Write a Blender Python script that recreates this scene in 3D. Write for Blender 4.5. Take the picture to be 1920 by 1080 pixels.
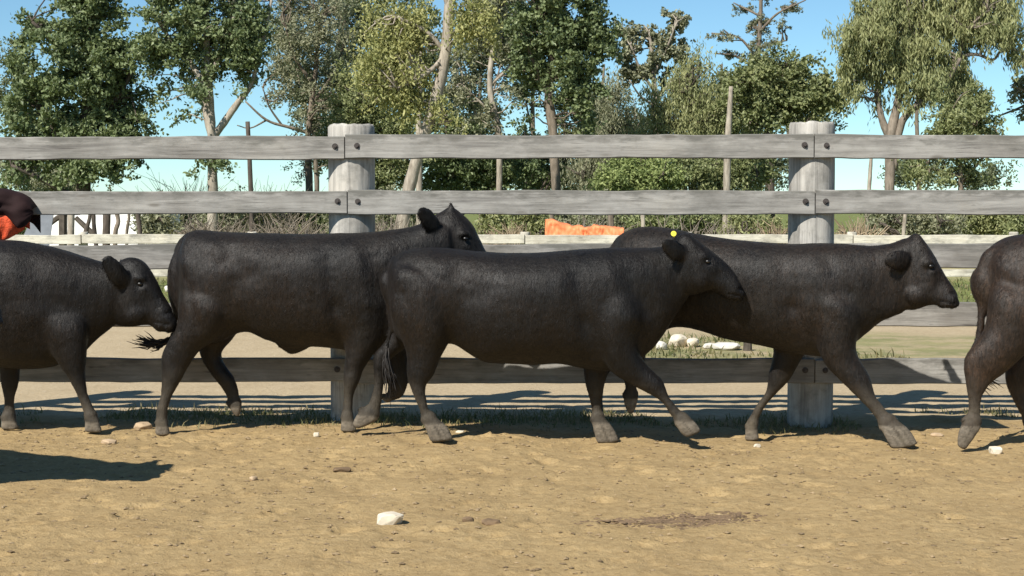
import bpy, math, random
import numpy as np
from mathutils import Vector

for o in list(bpy.data.objects):
    bpy.data.objects.remove(o, do_unlink=True)
scene = bpy.context.scene
col = scene.collection

# ------------------------------------------------------------------ camera
FPX = 3080.0            # focal length in pixels of the 1920 px wide photograph
CAM_H = 1.46            # eye height of the camera
HORIZON = 388.0         # pixel row of the horizon
PITCH = math.atan((540.0 - HORIZON) / FPX)
cam_data = bpy.data.cameras.new('camera')
cam_data.sensor_width = 36.0
cam_data.lens = FPX / 1920.0 * 36.0
cam_data.clip_end = 5000.0
cam = bpy.data.objects.new('camera', cam_data)
cam.location = (0, 0, CAM_H)
cam.rotation_euler = (math.pi / 2 - PITCH, 0, 0)
col.objects.link(cam)
scene.camera = cam

# ------------------------------------------------------------------ sky and sun
SUN_AZ = math.radians(36.0)     # light travels away from the camera and to the right
SUN_EL = math.radians(43.5)
world = bpy.data.worlds.new('World')
scene.world = world
world.use_nodes = True
wn = world.node_tree
bg = wn.nodes['Background']
sky = wn.nodes.new('ShaderNodeTexSky')
sky.sky_type = 'NISHITA'
sky.sun_disc = False
sky.sun_elevation = SUN_EL
sky.sun_rotation = math.pi + SUN_AZ
sky.altitude = 2600
sky.air_density = 1.0
sky.dust_density = 0.0
sky.ozone_density = 2.0
tint = wn.nodes.new('ShaderNodeMix'); tint.data_type = 'RGBA'; tint.blend_type = 'MULTIPLY'
tint.inputs[0].default_value = 1.0
tint.inputs[7].default_value = (0.84, 1.07, 1.08, 1)
wn.links.new(sky.outputs[0], tint.inputs[6])
wn.links.new(tint.outputs[2], bg.inputs[0])
bg.inputs[1].default_value = 0.078
sun_data = bpy.data.lights.new('sun', 'SUN')
sun_data.energy = 5.0
sun_data.angle = math.radians(0.55)
sun_data.color = (1.0, 0.955, 0.87)
sun = bpy.data.objects.new('sun', sun_data)
ldir = Vector((math.sin(SUN_AZ) * math.cos(SUN_EL), math.cos(SUN_AZ) * math.cos(SUN_EL), -math.sin(SUN_EL)))
sun.rotation_euler = ldir.to_track_quat('-Z', 'Y').to_euler()
sun.location = (-20, -30, 30)
col.objects.link(sun)
scene.view_settings.view_transform = 'Standard'
scene.view_settings.look = 'None'
scene.view_settings.gamma = 1.0
scene.view_settings.exposure = 0.52
scene.view_settings.use_curve_mapping = False

# ------------------------------------------------------------------ helpers
CP, SP = math.cos(PITCH), math.sin(PITCH)


def at(px, py, Y):
    """the point at distance Y (metres along +Y) seen at pixel (px, py)"""
    u = (px - 960.0) / FPX
    v = (540.0 - py) / FPX
    dy = CP + v * SP
    dz = -SP + v * CP
    t = Y / dy
    return np.array((u * t, Y, CAM_H + dz * t))


def ppm(Y):
    return FPX / Y


def on_ground(px, py, z=0.0):
    """the point of the ground plane seen at a pixel"""
    u = (px - 960.0) / FPX
    v = (540.0 - py) / FPX
    dy = CP + v * SP
    dz = -SP + v * CP
    t = (z - CAM_H) / dz
    return np.array((u * t, dy * t, z))


def hash3(i, j, k, seed):
    h = (i * 374761393 + j * 668265263 + k * 1274126177 + seed * 974634777) & 0xFFFFFFFF
    h = ((h ^ (h >> 13)) * 1274126177) & 0xFFFFFFFF
    h = h ^ (h >> 16)
    return (h & 0xFFFFFF) / float(0xFFFFFF)


def vnoise(p, freq, seed=0):
    """value noise in -1..1 for an (n,3) array"""
    q = np.asarray(p, dtype=np.float64) * freq
    i = np.floor(q).astype(np.int64)
    f = q - i
    f = f * f * (3 - 2 * f)
    r = np.zeros(len(q))
    for a in (0, 1):
        wa = f[:, 0] if a else 1 - f[:, 0]
        for b in (0, 1):
            wb = f[:, 1] if b else 1 - f[:, 1]
            for c in (0, 1):
                wc = f[:, 2] if c else 1 - f[:, 2]
                r += wa * wb * wc * hash3(i[:, 0] + a, i[:, 1] + b, i[:, 2] + c, seed)
    return r * 2 - 1


def mesh_np(name, verts, faces, smooth=True):
    """fast mesh from an (n,3) array and an (m,3) or (m,4) integer array"""
    verts = np.asarray(verts, dtype=np.float32)
    faces = np.asarray(faces, dtype=np.int32)
    k = faces.shape[1]
    me = bpy.data.meshes.new(name)
    me.vertices.add(len(verts))
    me.vertices.foreach_set('co', verts.ravel())
    me.loops.add(len(faces) * k)
    me.loops.foreach_set('vertex_index', faces.ravel())
    me.polygons.add(len(faces))
    me.polygons.foreach_set('loop_start', np.arange(0, len(faces) * k, k, dtype=np.int32))
    me.polygons.foreach_set('use_smooth', np.full(len(faces), smooth, dtype=bool))
    me.update(calc_edges=True)
    me.validate()
    return me


def obj(name, me, mat=None, parent=None):
    o = bpy.data.objects.new(name, me)
    col.objects.link(o)
    if mat is not None and me is not None and len(me.materials) == 0:
        me.materials.append(mat)
    if parent is not None:
        o.parent = parent
        o.matrix_parent_inverse = parent.matrix_basis.inverted()
    return o


def tag(o, label=None, cat=None, group=None, kind=None):
    if label: o['label'] = label
    if cat: o['category'] = cat
    if group: o['group'] = group
    if kind: o['kind'] = kind
    return o


def empty(name, loc):
    o = bpy.data.objects.new(name, None)
    o.empty_display_size = 0.2
    o.location = tuple(float(c) for c in loc)
    col.objects.link(o)
    return o


def poly_mesh(name, verts, faces, smooth=False):
    me = bpy.data.meshes.new(name)
    me.from_pydata([tuple(float(c) for c in v) for v in verts], [], [tuple(f) for f in faces])
    me.update()
    if smooth:
        for p in me.polygons: p.use_smooth = True
    return me


class MB:
    """collects verts and faces of mixed shapes"""
    def __init__(self):
        self.v = []; self.f = []

    def add(self, verts, faces):
        n = len(self.v)
        self.v += [tuple(float(c) for c in p) for p in verts]
        self.f += [tuple(i + n for i in f) for f in faces]
        return self

    def box(self, lo, hi):
        x0, y0, z0 = lo; x1, y1, z1 = hi
        return self.add([(x0, y0, z0), (x1, y0, z0), (x1, y1, z0), (x0, y1, z0), (x0, y0, z1), (x1, y0, z1), (x1, y1, z1), (x0, y1, z1)],
                        [(0, 3, 2, 1), (4, 5, 6, 7), (0, 1, 5, 4), (1, 2, 6, 5), (2, 3, 7, 6), (3, 0, 4, 7)])

    def tube(self, pts, radii, n=10, rough=0.0, seed=0):
        v, f = tube(pts, radii, n, rough, seed)
        return self.add(v, f)

    def build(self, name, mat, parent=None, smooth=False):
        return obj(name, poly_mesh(name, self.v, self.f, smooth), mat, parent)


def catmull(pts, sub):
    """Catmull-Rom resampling of an (n,k) array"""
    p = np.asarray(pts, dtype=np.float64)
    if len(p) < 3:
        t = np.linspace(0, 1, sub * (len(p) - 1) + 1)[:, None]
        return p[0] * (1 - t) + p[-1] * t
    q = np.vstack([2 * p[0] - p[1], p, 2 * p[-1] - p[-2]])
    out = []
    for i in range(1, len(q) - 2):
        for s in range(sub):
            t = s / sub
            out.append(0.5 * (2 * q[i] + (q[i + 1] - q[i - 1]) * t + (2 * q[i - 1] - 5 * q[i] + 4 * q[i + 1] - q[i + 2]) * t * t
                              + (3 * q[i] - q[i - 1] - 3 * q[i + 1] + q[i + 2]) * t ** 3))
    out.append(p[-1])
    return np.array(out)


def tube(pts, radii, n=10, rough=0.0, seed=0):
    p = np.asarray(pts, dtype=np.float64)
    radii = np.asarray(radii, dtype=np.float64)
    m = len(p)
    tg = np.gradient(p, axis=0)
    tg /= np.linalg.norm(tg, axis=1)[:, None] + 1e-9
    ref = np.array((0.0, 1.0, 0.0)) if abs(tg[0][1]) < 0.9 else np.array((1.0, 0, 0))
    a = np.cross(tg, ref); a /= np.linalg.norm(a, axis=1)[:, None] + 1e-9
    b = np.cross(tg, a)
    th = np.arange(n) * 2 * math.pi / n
    rr = radii[:, None] * np.ones(n)[None]
    if rough:
        rs = np.random.RandomState(seed)
        rr = rr * (1 + rough * (rs.rand(m, n) - 0.5))
    v = p[:, None, :] + rr[:, :, None] * (np.cos(th)[None, :, None] * a[:, None, :] + np.sin(th)[None, :, None] * b[:, None, :])
    v = v.reshape(-1, 3)
    f = []
    for i in range(m - 1):
        for j in range(n):
            k = (j + 1) % n
            f.append((i * n + j, i * n + k, (i + 1) * n + k, (i + 1) * n + j))
    f.append(tuple(range(n - 1, -1, -1)))
    f.append(tuple(range((m - 1) * n, m * n)))
    return v, f


# ------------------------------------------------------------------ materials
def mat_new(name):
    m = bpy.data.materials.new(name)
    m.use_nodes = True
    nt = m.node_tree
    return m, nt, nt.nodes['Principled BSDF']


def N(nt, kind, **kw):
    n = nt.nodes.new(kind)
    for k, v in kw.items():
        if k.startswith('_'):
            setattr(n, k[1:], v)
        else:
            n.inputs[k.replace('__', ' ')].default_value = v
    return n


def ramp(nt, fac, stops, interp='LINEAR'):
    r = nt.nodes.new('ShaderNodeValToRGB')
    r.color_ramp.interpolation = interp
    el = r.color_ramp.elements
    while len(el) < len(stops): el.new(0.5)
    for e, (p, c) in zip(el, stops):
        e.position = p
        e.color = (c[0], c[1], c[2], 1) if len(c) == 3 else c
    nt.links.new(fac, r.inputs[0])
    return r.outputs[0]


def mix(nt, fac, a, b, blend='MIX'):
    m = nt.nodes.new('ShaderNodeMix')
    m.data_type = 'RGBA'; m.blend_type = blend
    for s, x in ((m.inputs[0], fac), (m.inputs[6], a), (m.inputs[7], b)):
        if hasattr(x, 'is_linked') or hasattr(x, 'links'):
            nt.links.new(x, s)
        elif isinstance(x, (int, float)):
            s.default_value = x
        else:
            s.default_value = (x[0], x[1], x[2], 1)
    return m.outputs[2]


def math_n(nt, op, a, b=None, clamp=False):
    m = nt.nodes.new('ShaderNodeMath'); m.operation = op; m.use_clamp = clamp
    for i, x in enumerate((a, b)):
        if x is None: continue
        if isinstance(x, (int, float)): m.inputs[i].default_value = x
        else: nt.links.new(x, m.inputs[i])
    return m.outputs[0]


def noise(nt, vec, scale, detail=4, rough=0.55, dist=0.0):
    n = nt.nodes.new('ShaderNodeTexNoise')
    n.inputs['Scale'].default_value = scale
    n.inputs['Detail'].default_value = detail
    n.inputs['Roughness'].default_value = rough
    n.inputs['Distortion'].default_value = dist
    if vec is not None: nt.links.new(vec, n.inputs['Vector'])
    return n.outputs[0]


def mapping(nt, vec, scale=(1, 1, 1), loc=(0, 0, 0)):
    m = nt.nodes.new('ShaderNodeMapping')
    m.inputs['Scale'].default_value = scale
    m.inputs['Location'].default_value = loc
    nt.links.new(vec, m.inputs['Vector'])
    return m.outputs[0]


def bump(nt, bsdf, height, strength=0.4, dist=0.01):
    b = nt.nodes.new('ShaderNodeBump')
    b.inputs['Strength'].default_value = strength
    b.inputs['Distance'].default_value = dist
    nt.links.new(height, b.inputs['Height'])
    nt.links.new(b.outputs[0], bsdf.inputs['Normal'])


def objcoord(nt, rnd=True):
    tc = nt.nodes.new('ShaderNodeTexCoord')
    if not rnd: return tc.outputs['Object']
    oi = nt.nodes.new('ShaderNodeObjectInfo')
    v = nt.nodes.new('ShaderNodeVectorMath'); v.operation = 'SCALE'
    cmb = nt.nodes.new('ShaderNodeCombineXYZ')
    for i in range(3): nt.links.new(oi.outputs['Random'], cmb.inputs[i])
    nt.links.new(cmb.outputs[0], v.inputs[0]); v.inputs['Scale'].default_value = 37.0
    a = nt.nodes.new('ShaderNodeVectorMath'); a.operation = 'ADD'
    nt.links.new(tc.outputs['Object'], a.inputs[0]); nt.links.new(v.outputs[0], a.inputs[1])
    return a.outputs[0]


def m_wood(name, light, mid, dark, grain, gscale, topdark=0.0, bstr=0.5):
    """weathered timber; grain = 'x' or 'z'"""
    m, nt, b = mat_new(name)
    v = objcoord(nt)
    s = {'x': (0.6, 9, 9), 'z': (9, 9, 0.6)}[grain]
    g = noise(nt, mapping(nt, v, tuple(c * gscale for c in s)), 3.0, 7, 0.65, 0.6)
    big = noise(nt, v, 2.2, 5, 0.6)
    c = ramp(nt, g, [(0.25, dark), (0.45, mid), (0.62, light), (0.8, light)])
    c = mix(nt, math_n(nt, 'MULTIPLY', big, 0.75), c, mid, 'MULTIPLY') if False else c
    pat = ramp(nt, big, [(0.3, (0.62, 0.6, 0.58)), (0.55, (1, 1, 1)), (0.75, (1.0, 0.97, 0.92))])
    c = mix(nt, 0.85, c, pat, 'MULTIPLY')
    sp = noise(nt, mapping(nt, v, (1.2, 4, 4) if grain == 'x' else (4, 4, 1.2)), 9.0, 3, 0.6)
    spm = ramp(nt, sp, [(0.62, (0, 0, 0)), (0.72, (1, 1, 1))])
    c = mix(nt, math_n(nt, 'MULTIPLY', spm, 0.45), c, tuple(x * 0.5 for x in mid))
    crk = noise(nt, mapping(nt, v, (0.25, 16, 16) if grain == 'x' else (16, 16, 0.25)), 2.4, 4, 0.6, 0.8)
    crm = ramp(nt, crk, [(0.485, (0, 0, 0)), (0.5, (1, 1, 1)), (0.515, (0, 0, 0))])
    gate = ramp(nt, noise(nt, v, 3.1, 2, 0.5), [(0.48, (0, 0, 0)), (0.6, (1, 1, 1))])
    crm = math_n(nt, 'MULTIPLY', crm, gate)
    c = mix(nt, math_n(nt, 'MULTIPLY', crm, 0.85), c, (0.05, 0.045, 0.04))
    blot = ramp(nt, noise(nt, mapping(nt, v, (1.0, 2.2, 2.2)), 2.7, 6, 0.7), [(0.5, (0, 0, 0)), (0.68, (1, 1, 1))])
    c = mix(nt, math_n(nt, 'MULTIPLY', blot, 0.62), c, (0.15, 0.143, 0.127))
    kn = nt.nodes.new('ShaderNodeTexVoronoi'); kn.inputs['Scale'].default_value = 1.0
    nt.links.new(mapping(nt, v, (2.0, 1.0, 7.0) if grain == 'x' else (5.0, 5.0, 2.2)), kn.inputs['Vector'])
    knm = ramp(nt, kn.outputs['Distance'], [(0.05, (1, 1, 1)), (0.12, (0, 0, 0))])
    c = mix(nt, math_n(nt, 'MULTIPLY', knm, 0.55), c, (0.09, 0.075, 0.058))
    if topdark:
        tc = nt.nodes.new('ShaderNodeTexCoord')
        sx = nt.nodes.new('ShaderNodeSeparateXYZ'); nt.links.new(tc.outputs['Generated'], sx.inputs[0])
        nn = noise(nt, mapping(nt, v, (2.0, 6, 6)), 3.0, 5, 0.65)
        h = math_n(nt, 'ADD', sx.outputs[2], math_n(nt, 'MULTIPLY', math_n(nt, 'SUBTRACT', nn, 0.5), 1.5))
        hm = ramp(nt, h, [(0.7, (0, 0, 0)), (1.05, (1, 1, 1))])
        c = mix(nt, math_n(nt, 'MULTIPLY', hm, topdark), c, (0.13, 0.125, 0.11))
    nt.links.new(c, b.inputs['Base Color'])
    b.inputs['Roughness'].default_value = 0.85
    b.inputs['Specular IOR Level'].default_value = 0.25
    bump(nt, b, g, bstr, 0.006)
    return m


def m_leaf(name, c1, c2, c3, transl=0.3):
    m, nt, b = mat_new(name)
    geo = nt.nodes.new('ShaderNodeNewGeometry')
    c = ramp(nt, geo.outputs['Random Per Island'], [(0.0, c1), (0.5, c2), (1.0, c3)])
    tc = nt.nodes.new('ShaderNodeTexCoord')
    big = noise(nt, tc.outputs['Object'], 0.8, 3, 0.6)
    c = mix(nt, ramp(nt, big, [(0.35, (0, 0, 0)), (0.7, (0.7, 0.7, 0.7))]), c, c3)
    nt.links.new(c, b.inputs['Base Color'])
    b.inputs['Roughness'].default_value = 0.5
    b.inputs['Specular IOR Level'].default_value = 0.35
    tr = nt.nodes.new('ShaderNodeBsdfTranslucent')
    nt.links.new(mix(nt, 0.5, c, (0.16, 0.2, 0.03)), tr.inputs[0])
    ms = nt.nodes.new('ShaderNodeMixShader'); ms.inputs[0].default_value = transl
    nt.links.new(b.outputs[0], ms.inputs[1]); nt.links.new(tr.outputs[0], ms.inputs[2])
    nt.links.new(ms.outputs[0], nt.nodes['Material Output'].inputs[0])
    return m


def m_bark(name, light, dark):
    m, nt, b = mat_new(name)
    v = objcoord(nt)
    g = noise(nt, mapping(nt, v, (5, 5, 1.2)), 3.0, 6, 0.65)
    big = noise(nt, v, 1.3, 4, 0.6)
    c = ramp(nt, math_n(nt, 'ADD', math_n(nt, 'MULTIPLY', g, 0.6), math_n(nt, 'MULTIPLY', big, 0.4)), [(0.36, dark), (0.6, light)])
    nt.links.new(c, b.inputs['Base Color'])
    b.inputs['Roughness'].default_value = 0.9
    b.inputs['Specular IOR Level'].default_value = 0.2
    bump(nt, b, g, 0.5, 0.03)
    return m


def m_plain(name, c, rough=0.7, var=0.25, scale=6.0, spec=0.4, bs=0.2, bd=0.01):
    m, nt, b = mat_new(name)
    v = objcoord(nt)
    n1 = noise(nt, v, scale, 5, 0.6)
    cc = ramp(nt, n1, [(0.25, tuple(x * (1 - var) for x in c)), (0.75, tuple(min(1, x * (1 + var)) for x in c))])
    nt.links.new(cc, b.inputs['Base Color'])
    b.inputs['Roughness'].default_value = rough
    b.inputs['Specular IOR Level'].default_value = spec
    bump(nt, b, n1, bs, bd)
    return m


RAIL = m_wood('weathered_rail_wood', (0.348, 0.333, 0.305), (0.265, 0.252, 0.231), (0.144, 0.136, 0.125), 'x', 1.0, 0.85)
POST = m_wood('weathered_post_wood', (0.486, 0.459, 0.414), (0.360, 0.342, 0.310), (0.153, 0.144, 0.131), 'z', 0.8, 0.0, 0.8)
WHITE_RAIL = m_wood('pale_painted_wood', (0.666, 0.621, 0.522), (0.594, 0.549, 0.450), (0.378, 0.342, 0.279), 'x', 1.0, 0.15)
BOLT = m_plain('rusty_iron', (0.055, 0.045, 0.04), 0.6, 0.4, 60)
BARK_PALE = m_bark('pale_bark', (0.42, 0.37, 0.30), (0.17, 0.14, 0.11))
BARK_MID = m_bark('brown_bark', (0.24, 0.195, 0.15), (0.085, 0.068, 0.05))
BARK_DARK = m_bark('dark_bark', (0.13, 0.105, 0.085), (0.045, 0.037, 0.03))
LEAF_DARK = m_leaf('dark_green_leaf', (0.0684, 0.0951, 0.0457), (0.1287, 0.1734, 0.0780), (0.2264, 0.2677, 0.1195), 0.25)
LEAF_MID = m_leaf('mid_green_leaf', (0.1103, 0.1402, 0.0618), (0.2005, 0.2389, 0.1031), (0.3116, 0.3257, 0.1467), 0.3)
LEAF_YELLOW = m_leaf('yellow_green_leaf', (0.1761, 0.2021, 0.0755), (0.3199, 0.3333, 0.1256), (0.4844, 0.4591, 0.1876), 0.35)
LEAF_GREY = m_leaf('grey_green_leaf', (0.1509, 0.1643, 0.1036), (0.2442, 0.2560, 0.1586), (0.3667, 0.3595, 0.2263), 0.3)
LEAF_WILLOW = m_leaf('willow_leaf', (0.1585, 0.1825, 0.0819), (0.2520, 0.2760, 0.1228), (0.3705, 0.3714, 0.1700), 0.3)
LEAF_BRIGHT = m_leaf('bright_green_leaf', (0.1567, 0.2089, 0.0742), (0.2556, 0.3159, 0.1135), (0.3768, 0.4264, 0.1644), 0.35)
DRY = m_leaf('dry_straw', (0.16, 0.115, 0.07), (0.27, 0.2, 0.125), (0.4, 0.31, 0.2), 0.1)
TWIG = m_leaf('dry_twig', (0.12, 0.095, 0.07), (0.2, 0.165, 0.125), (0.28, 0.235, 0.18), 0.0)
GRASS = m_leaf('grass_blade', (0.06, 0.08, 0.028), (0.11, 0.125, 0.045), (0.26, 0.215, 0.11), 0.25)
STONE_W = m_plain('white_stone', (0.62, 0.55, 0.43), 0.85, 0.2, 14, 0.2, 0.5)
STONE_T = m_plain('tan_stone', (0.42, 0.31, 0.2), 0.9, 0.25, 14, 0.2, 0.5)
DUNG = m_plain('dark_dung', (0.17, 0.115, 0.068), 0.9, 0.35, 30, 0.2, 0.6)
CONCRETE = m_plain('broken_concrete', (0.55, 0.52, 0.46), 0.9, 0.25, 8, 0.2, 0.5)
ORANGE = m_plain('orange_tarp', (0.78, 0.25, 0.1), 0.6, 0.15, 5, 0.3, 0.2)
MAROON = m_plain('dark_maroon_cloth', (0.02, 0.009, 0.009), 0.85, 0.3, 9, 0.2, 0.3)
RED_ORANGE = m_plain('red_orange_cloth', (0.62, 0.085, 0.03), 0.7, 0.45, 22, 0.3, 0.8, 0.02)
WHITEWASH = m_plain('whitewash', (0.86, 0.85, 0.82), 0.8, 0.06, 2, 0.3, 0.1)
CREAM = m_plain('cream_wall', (0.62, 0.55, 0.4), 0.85, 0.12, 1, 0.2, 0.1)
SHEET = m_plain('grey_sheet_metal', (0.16, 0.17, 0.18), 0.35, 0.3, 2, 0.5, 0.1)
DARK_WOOD = m_plain('dark_timber', (0.09, 0.075, 0.06), 0.9, 0.4, 8, 0.2, 0.4)
EYE = m_plain('eye', (0.006, 0.005, 0.004), 0.35, 0.1, 6, 0.6, 0.0)
YELLOW = m_plain('yellow_plastic', (0.85, 0.72, 0.08), 0.4, 0.05, 6, 0.5, 0.0)
TUFT = m_plain('black_hair', (0.014, 0.011, 0.009), 0.6, 0.3, 20, 0.4, 0.1)

# dirt, sand and meadow: one material of the ground, its zones are different soils
GROUND, nt, b = mat_new('dirt_ground')
tc = nt.nodes.new('ShaderNodeTexCoord'); gv = tc.outputs['Object']
sx = nt.nodes.new('ShaderNodeSeparateXYZ'); nt.links.new(gv, sx.inputs[0])
n_big = noise(nt, gv, 0.35, 5, 0.6); n_mid = noise(nt, gv, 2.2, 6, 0.65)
n_fine = noise(nt, gv, 22, 6, 0.7); n_speck = noise(nt, gv, 75, 3, 0.6)
dirt = ramp(nt, n_fine, [(0.28, (0.255, 0.176, 0.088)), (0.5, (0.352, 0.251, 0.130)), (0.72, (0.405, 0.295, 0.163))])
dirt = mix(nt, 1.0, dirt, (1.02, 1.02, 0.96), 'MULTIPLY')
dirt = mix(nt, 0.9, dirt, ramp(nt, n_mid, [(0.3, (0.82, 0.8, 0.78)), (0.6, (1.0, 1.0, 1.0)), (0.75, (1.05, 1.02, 0.97))]), 'MULTIPLY')
dirt = mix(nt, ramp(nt, n_speck, [(0.63, (0, 0, 0)), (0.7, (0.7, 0.7, 0.7))]), dirt, (0.12, 0.08, 0.04))
sand = ramp(nt, n_fine, [(0.3, (0.352, 0.273, 0.167)), (0.7, (0.493, 0.396, 0.260))])
sand = mix(nt, 0.8, sand, ramp(nt, n_mid, [(0.3, (0.85, 0.83, 0.8)), (0.6, (1, 1, 1))]), 'MULTIPLY')
meadow = ramp(nt, noise(nt, mapping(nt, gv, (0.3, 1, 1)), 1.5, 6, 0.7), [(0.3, (0.09, 0.12, 0.035)), (0.55, (0.17, 0.19, 0.06)), (0.75, (0.34, 0.29, 0.13))])
dry = ramp(nt, n_mid, [(0.3, (0.27, 0.25, 0.12)), (0.7, (0.42, 0.36, 0.2))])
yv = math_n(nt, 'ADD', sx.outputs[1], math_n(nt, 'MULTIPLY', math_n(nt, 'SUBTRACT', n_big, 0.5), 4.0))
yn = math_n(nt, 'ADD', sx.outputs[1], math_n(nt, 'MULTIPLY', math_n(nt, 'SUBTRACT', n_mid, 0.5), 0.5))


def step(a, v, w):
    r = nt.nodes.new('ShaderNodeMapRange'); r.interpolation_type = 'SMOOTHSTEP'
    r.inputs[1].default_value = a - w; r.inputs[2].default_value = a + w
    nt.links.new(v, r.inputs[0]); return r.outputs[0]


c = mix(nt, step(11.35, yn, 0.25), dirt, sand)
patch = math_n(nt, 'MULTIPLY', math_n(nt, 'MULTIPLY', step(15.6, yv, 0.6), math_n(nt, 'SUBTRACT', 1.0, step(18.6, yv, 0.8))), ramp(nt, n_mid, [(0.36, (0, 0, 0)), (0.56, (1, 1, 1))]))
xr_ = step(0.9, math_n(nt, 'ADD', sx.outputs[0], math_n(nt, 'MULTIPLY', math_n(nt, 'SUBTRACT', n_big, 0.5), 3.0)), 0.5)
c = mix(nt, math_n(nt, 'MULTIPLY', math_n(nt, 'MULTIPLY', patch, 0.7), xr_), c, meadow)
c = mix(nt, step(24.0, yv, 1.2), c, meadow)
c = mix(nt, step(33.0, yv, 2.0), c, dry)
c = mix(nt, step(48.0, yv, 4.0), c, meadow)
nt.links.new(c, b.inputs['Base Color'])
b.inputs['Roughness'].default_value = 0.95
b.inputs['Specular IOR Level'].default_value = 0.15
bump(nt, b, math_n(nt, 'ADD', n_fine, math_n(nt, 'MULTIPLY', n_speck, 0.35)), 0.7, 0.02)

# cattle coat: brown and dust come from a vertex attribute (where the coat is faded or caked with dirt)
def m_coat(name, black, brown, brown_amt):
    m, nt, b = mat_new(name)
    tc = nt.nodes.new('ShaderNodeTexCoord'); v = tc.outputs['Object']
    at_ = nt.nodes.new('ShaderNodeAttribute'); at_.attribute_name = 'coat'
    sp = nt.nodes.new('ShaderNodeSeparateColor'); nt.links.new(at_.outputs['Color'], sp.inputs[0])
    streak = noise(nt, mapping(nt, v, (3.2, 3.2, 1.1)), 4.5, 6, 0.6, 0.4)
    big = noise(nt, v, 3.2, 5, 0.6)
    hair = noise(nt, mapping(nt, v, (20, 20, 5.5)), 3.0, 6, 0.72, 0.8)
    f = math_n(nt, 'MULTIPLY', ramp(nt, big, [(0.35, (0, 0, 0)), (0.68, (1, 1, 1))]), brown_amt)
    f = math_n(nt, 'ADD', f, math_n(nt, 'MULTIPLY', sp.outputs[1], 0.75), True)
    c = mix(nt, f, black, brown)
    c = mix(nt, math_n(nt, 'MULTIPLY', ramp(nt, streak, [(0.42, (0, 0, 0)), (0.72, (1, 1, 1))]), 0.55), c, (0.0095, 0.0077, 0.0061))
    d = math_n(nt, 'MULTIPLY', sp.outputs[0], ramp(nt, noise(nt, v, 14, 5, 0.65), [(0.3, (0.35, 0.35, 0.35)), (0.65, (1, 1, 1))]))
    c = mix(nt, 1.0, c, ramp(nt, hair, [(0.3, (0.45, 0.45, 0.45)), (0.5, (1, 1, 1)), (0.7, (2.2, 2.05, 1.9))]), 'MULTIPLY')
    geo = nt.nodes.new('ShaderNodeNewGeometry')
    c = mix(nt, 0.75, c, ramp(nt, geo.outputs['Random Per Island'], [(0.0, (0.5, 0.5, 0.5)), (0.7, (1.05, 1.04, 1.03)), (1.0, (1.95, 1.85, 1.75))]), 'MULTIPLY')
    c = mix(nt, d, c, (0.105, 0.086, 0.06))
    c = mix(nt, sp.outputs[2], c, (0.007, 0.006, 0.006))
    hf = nt.nodes.new('ShaderNodeAttribute'); hf.attribute_name = 'hoof'
    horn = ramp(nt, noise(nt, mapping(nt, v, (30, 30, 60)), 1.0, 4, 0.6), [(0.3, (0.085, 0.07, 0.052)), (0.7, (0.19, 0.158, 0.118))])
    c = mix(nt, hf.outputs['Fac'], c, horn)
    nt.links.new(c, b.inputs['Base Color'])
    r = ramp(nt, streak, [(0.3, (0.46, 0.46, 0.46)), (0.7, (0.62, 0.62, 0.62))])
    nt.links.new(math_n(nt, 'ADD', r, math_n(nt, 'MULTIPLY', sp.outputs[0], 0.3), True), b.inputs['Roughness'])
    b.inputs['Specular IOR Level'].default_value = 0.33
    b.inputs['Sheen Weight'].default_value = 0.02
    b.inputs['Sheen Roughness'].default_value = 0.4
    b.inputs['Sheen Tint'].default_value = (0.8, 0.75, 0.7, 1)
    h = math_n(nt, 'ADD', math_n(nt, 'MULTIPLY', hair, 0.5), math_n(nt, 'MULTIPLY', streak, 0.3))
    bump(nt, b, h, 0.8, 0.013)
    return m


COAT_BLACK = m_coat('black_coat', (0.003, 0.0024, 0.002), (0.016, 0.0097, 0.0056), 0.45)
COAT_BROWN = m_coat('brown_black_coat', (0.006, 0.0045, 0.0036), (0.024, 0.0145, 0.009), 0.8)

# ------------------------------------------------------------------ ground
# hooves that stand on the soil in the photograph: (px, py of the sole, distance)
CONTACT = [(176, 811, 10.28), (16, 806, 10.55), (305, 817, 10.44), (652, 810, 10.44), (830, 829, 9.98), (1138, 831, 10.25),
           (1695, 840, 9.97), (1410, 828, 10.53), (1802, 848, 9.68), (1940, 826, 9.97)]
CP_W = np.array([at(*q) for q in CONTACT])


rs_h = np.random.RandomState(404)
PRINTS = np.concatenate([np.stack([rs_h.uniform(-3.6, 3.6, 170), rs_h.uniform(9.1, 10.9, 170)], 1), np.stack([rs_h.uniform(-3.6, 3.6, 130), rs_h.uniform(6.2, 9.3, 130)], 1)], 0)
PRINT_R = rs_h.uniform(0.035, 0.06, len(PRINTS)); PRINT_D = rs_h.uniform(0.006, 0.02, len(PRINTS))


def prints(x, y):
    z = np.zeros_like(x)
    for (hx_, hy_), r_, d_ in zip(PRINTS, PRINT_R, PRINT_D):
        k = np.where((np.abs(x - hx_) < 0.2) & (np.abs(y - hy_) < 0.2))[0]
        if len(k) == 0: continue
        q = np.sqrt(((x[k] - hx_) * 0.8) ** 2 + (y[k] - hy_) ** 2) / r_
        z[k] += d_ * (-np.exp(-q ** 4) + 0.45 * np.exp(-((q - 1.35) / 0.35) ** 2))
    return z


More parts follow.
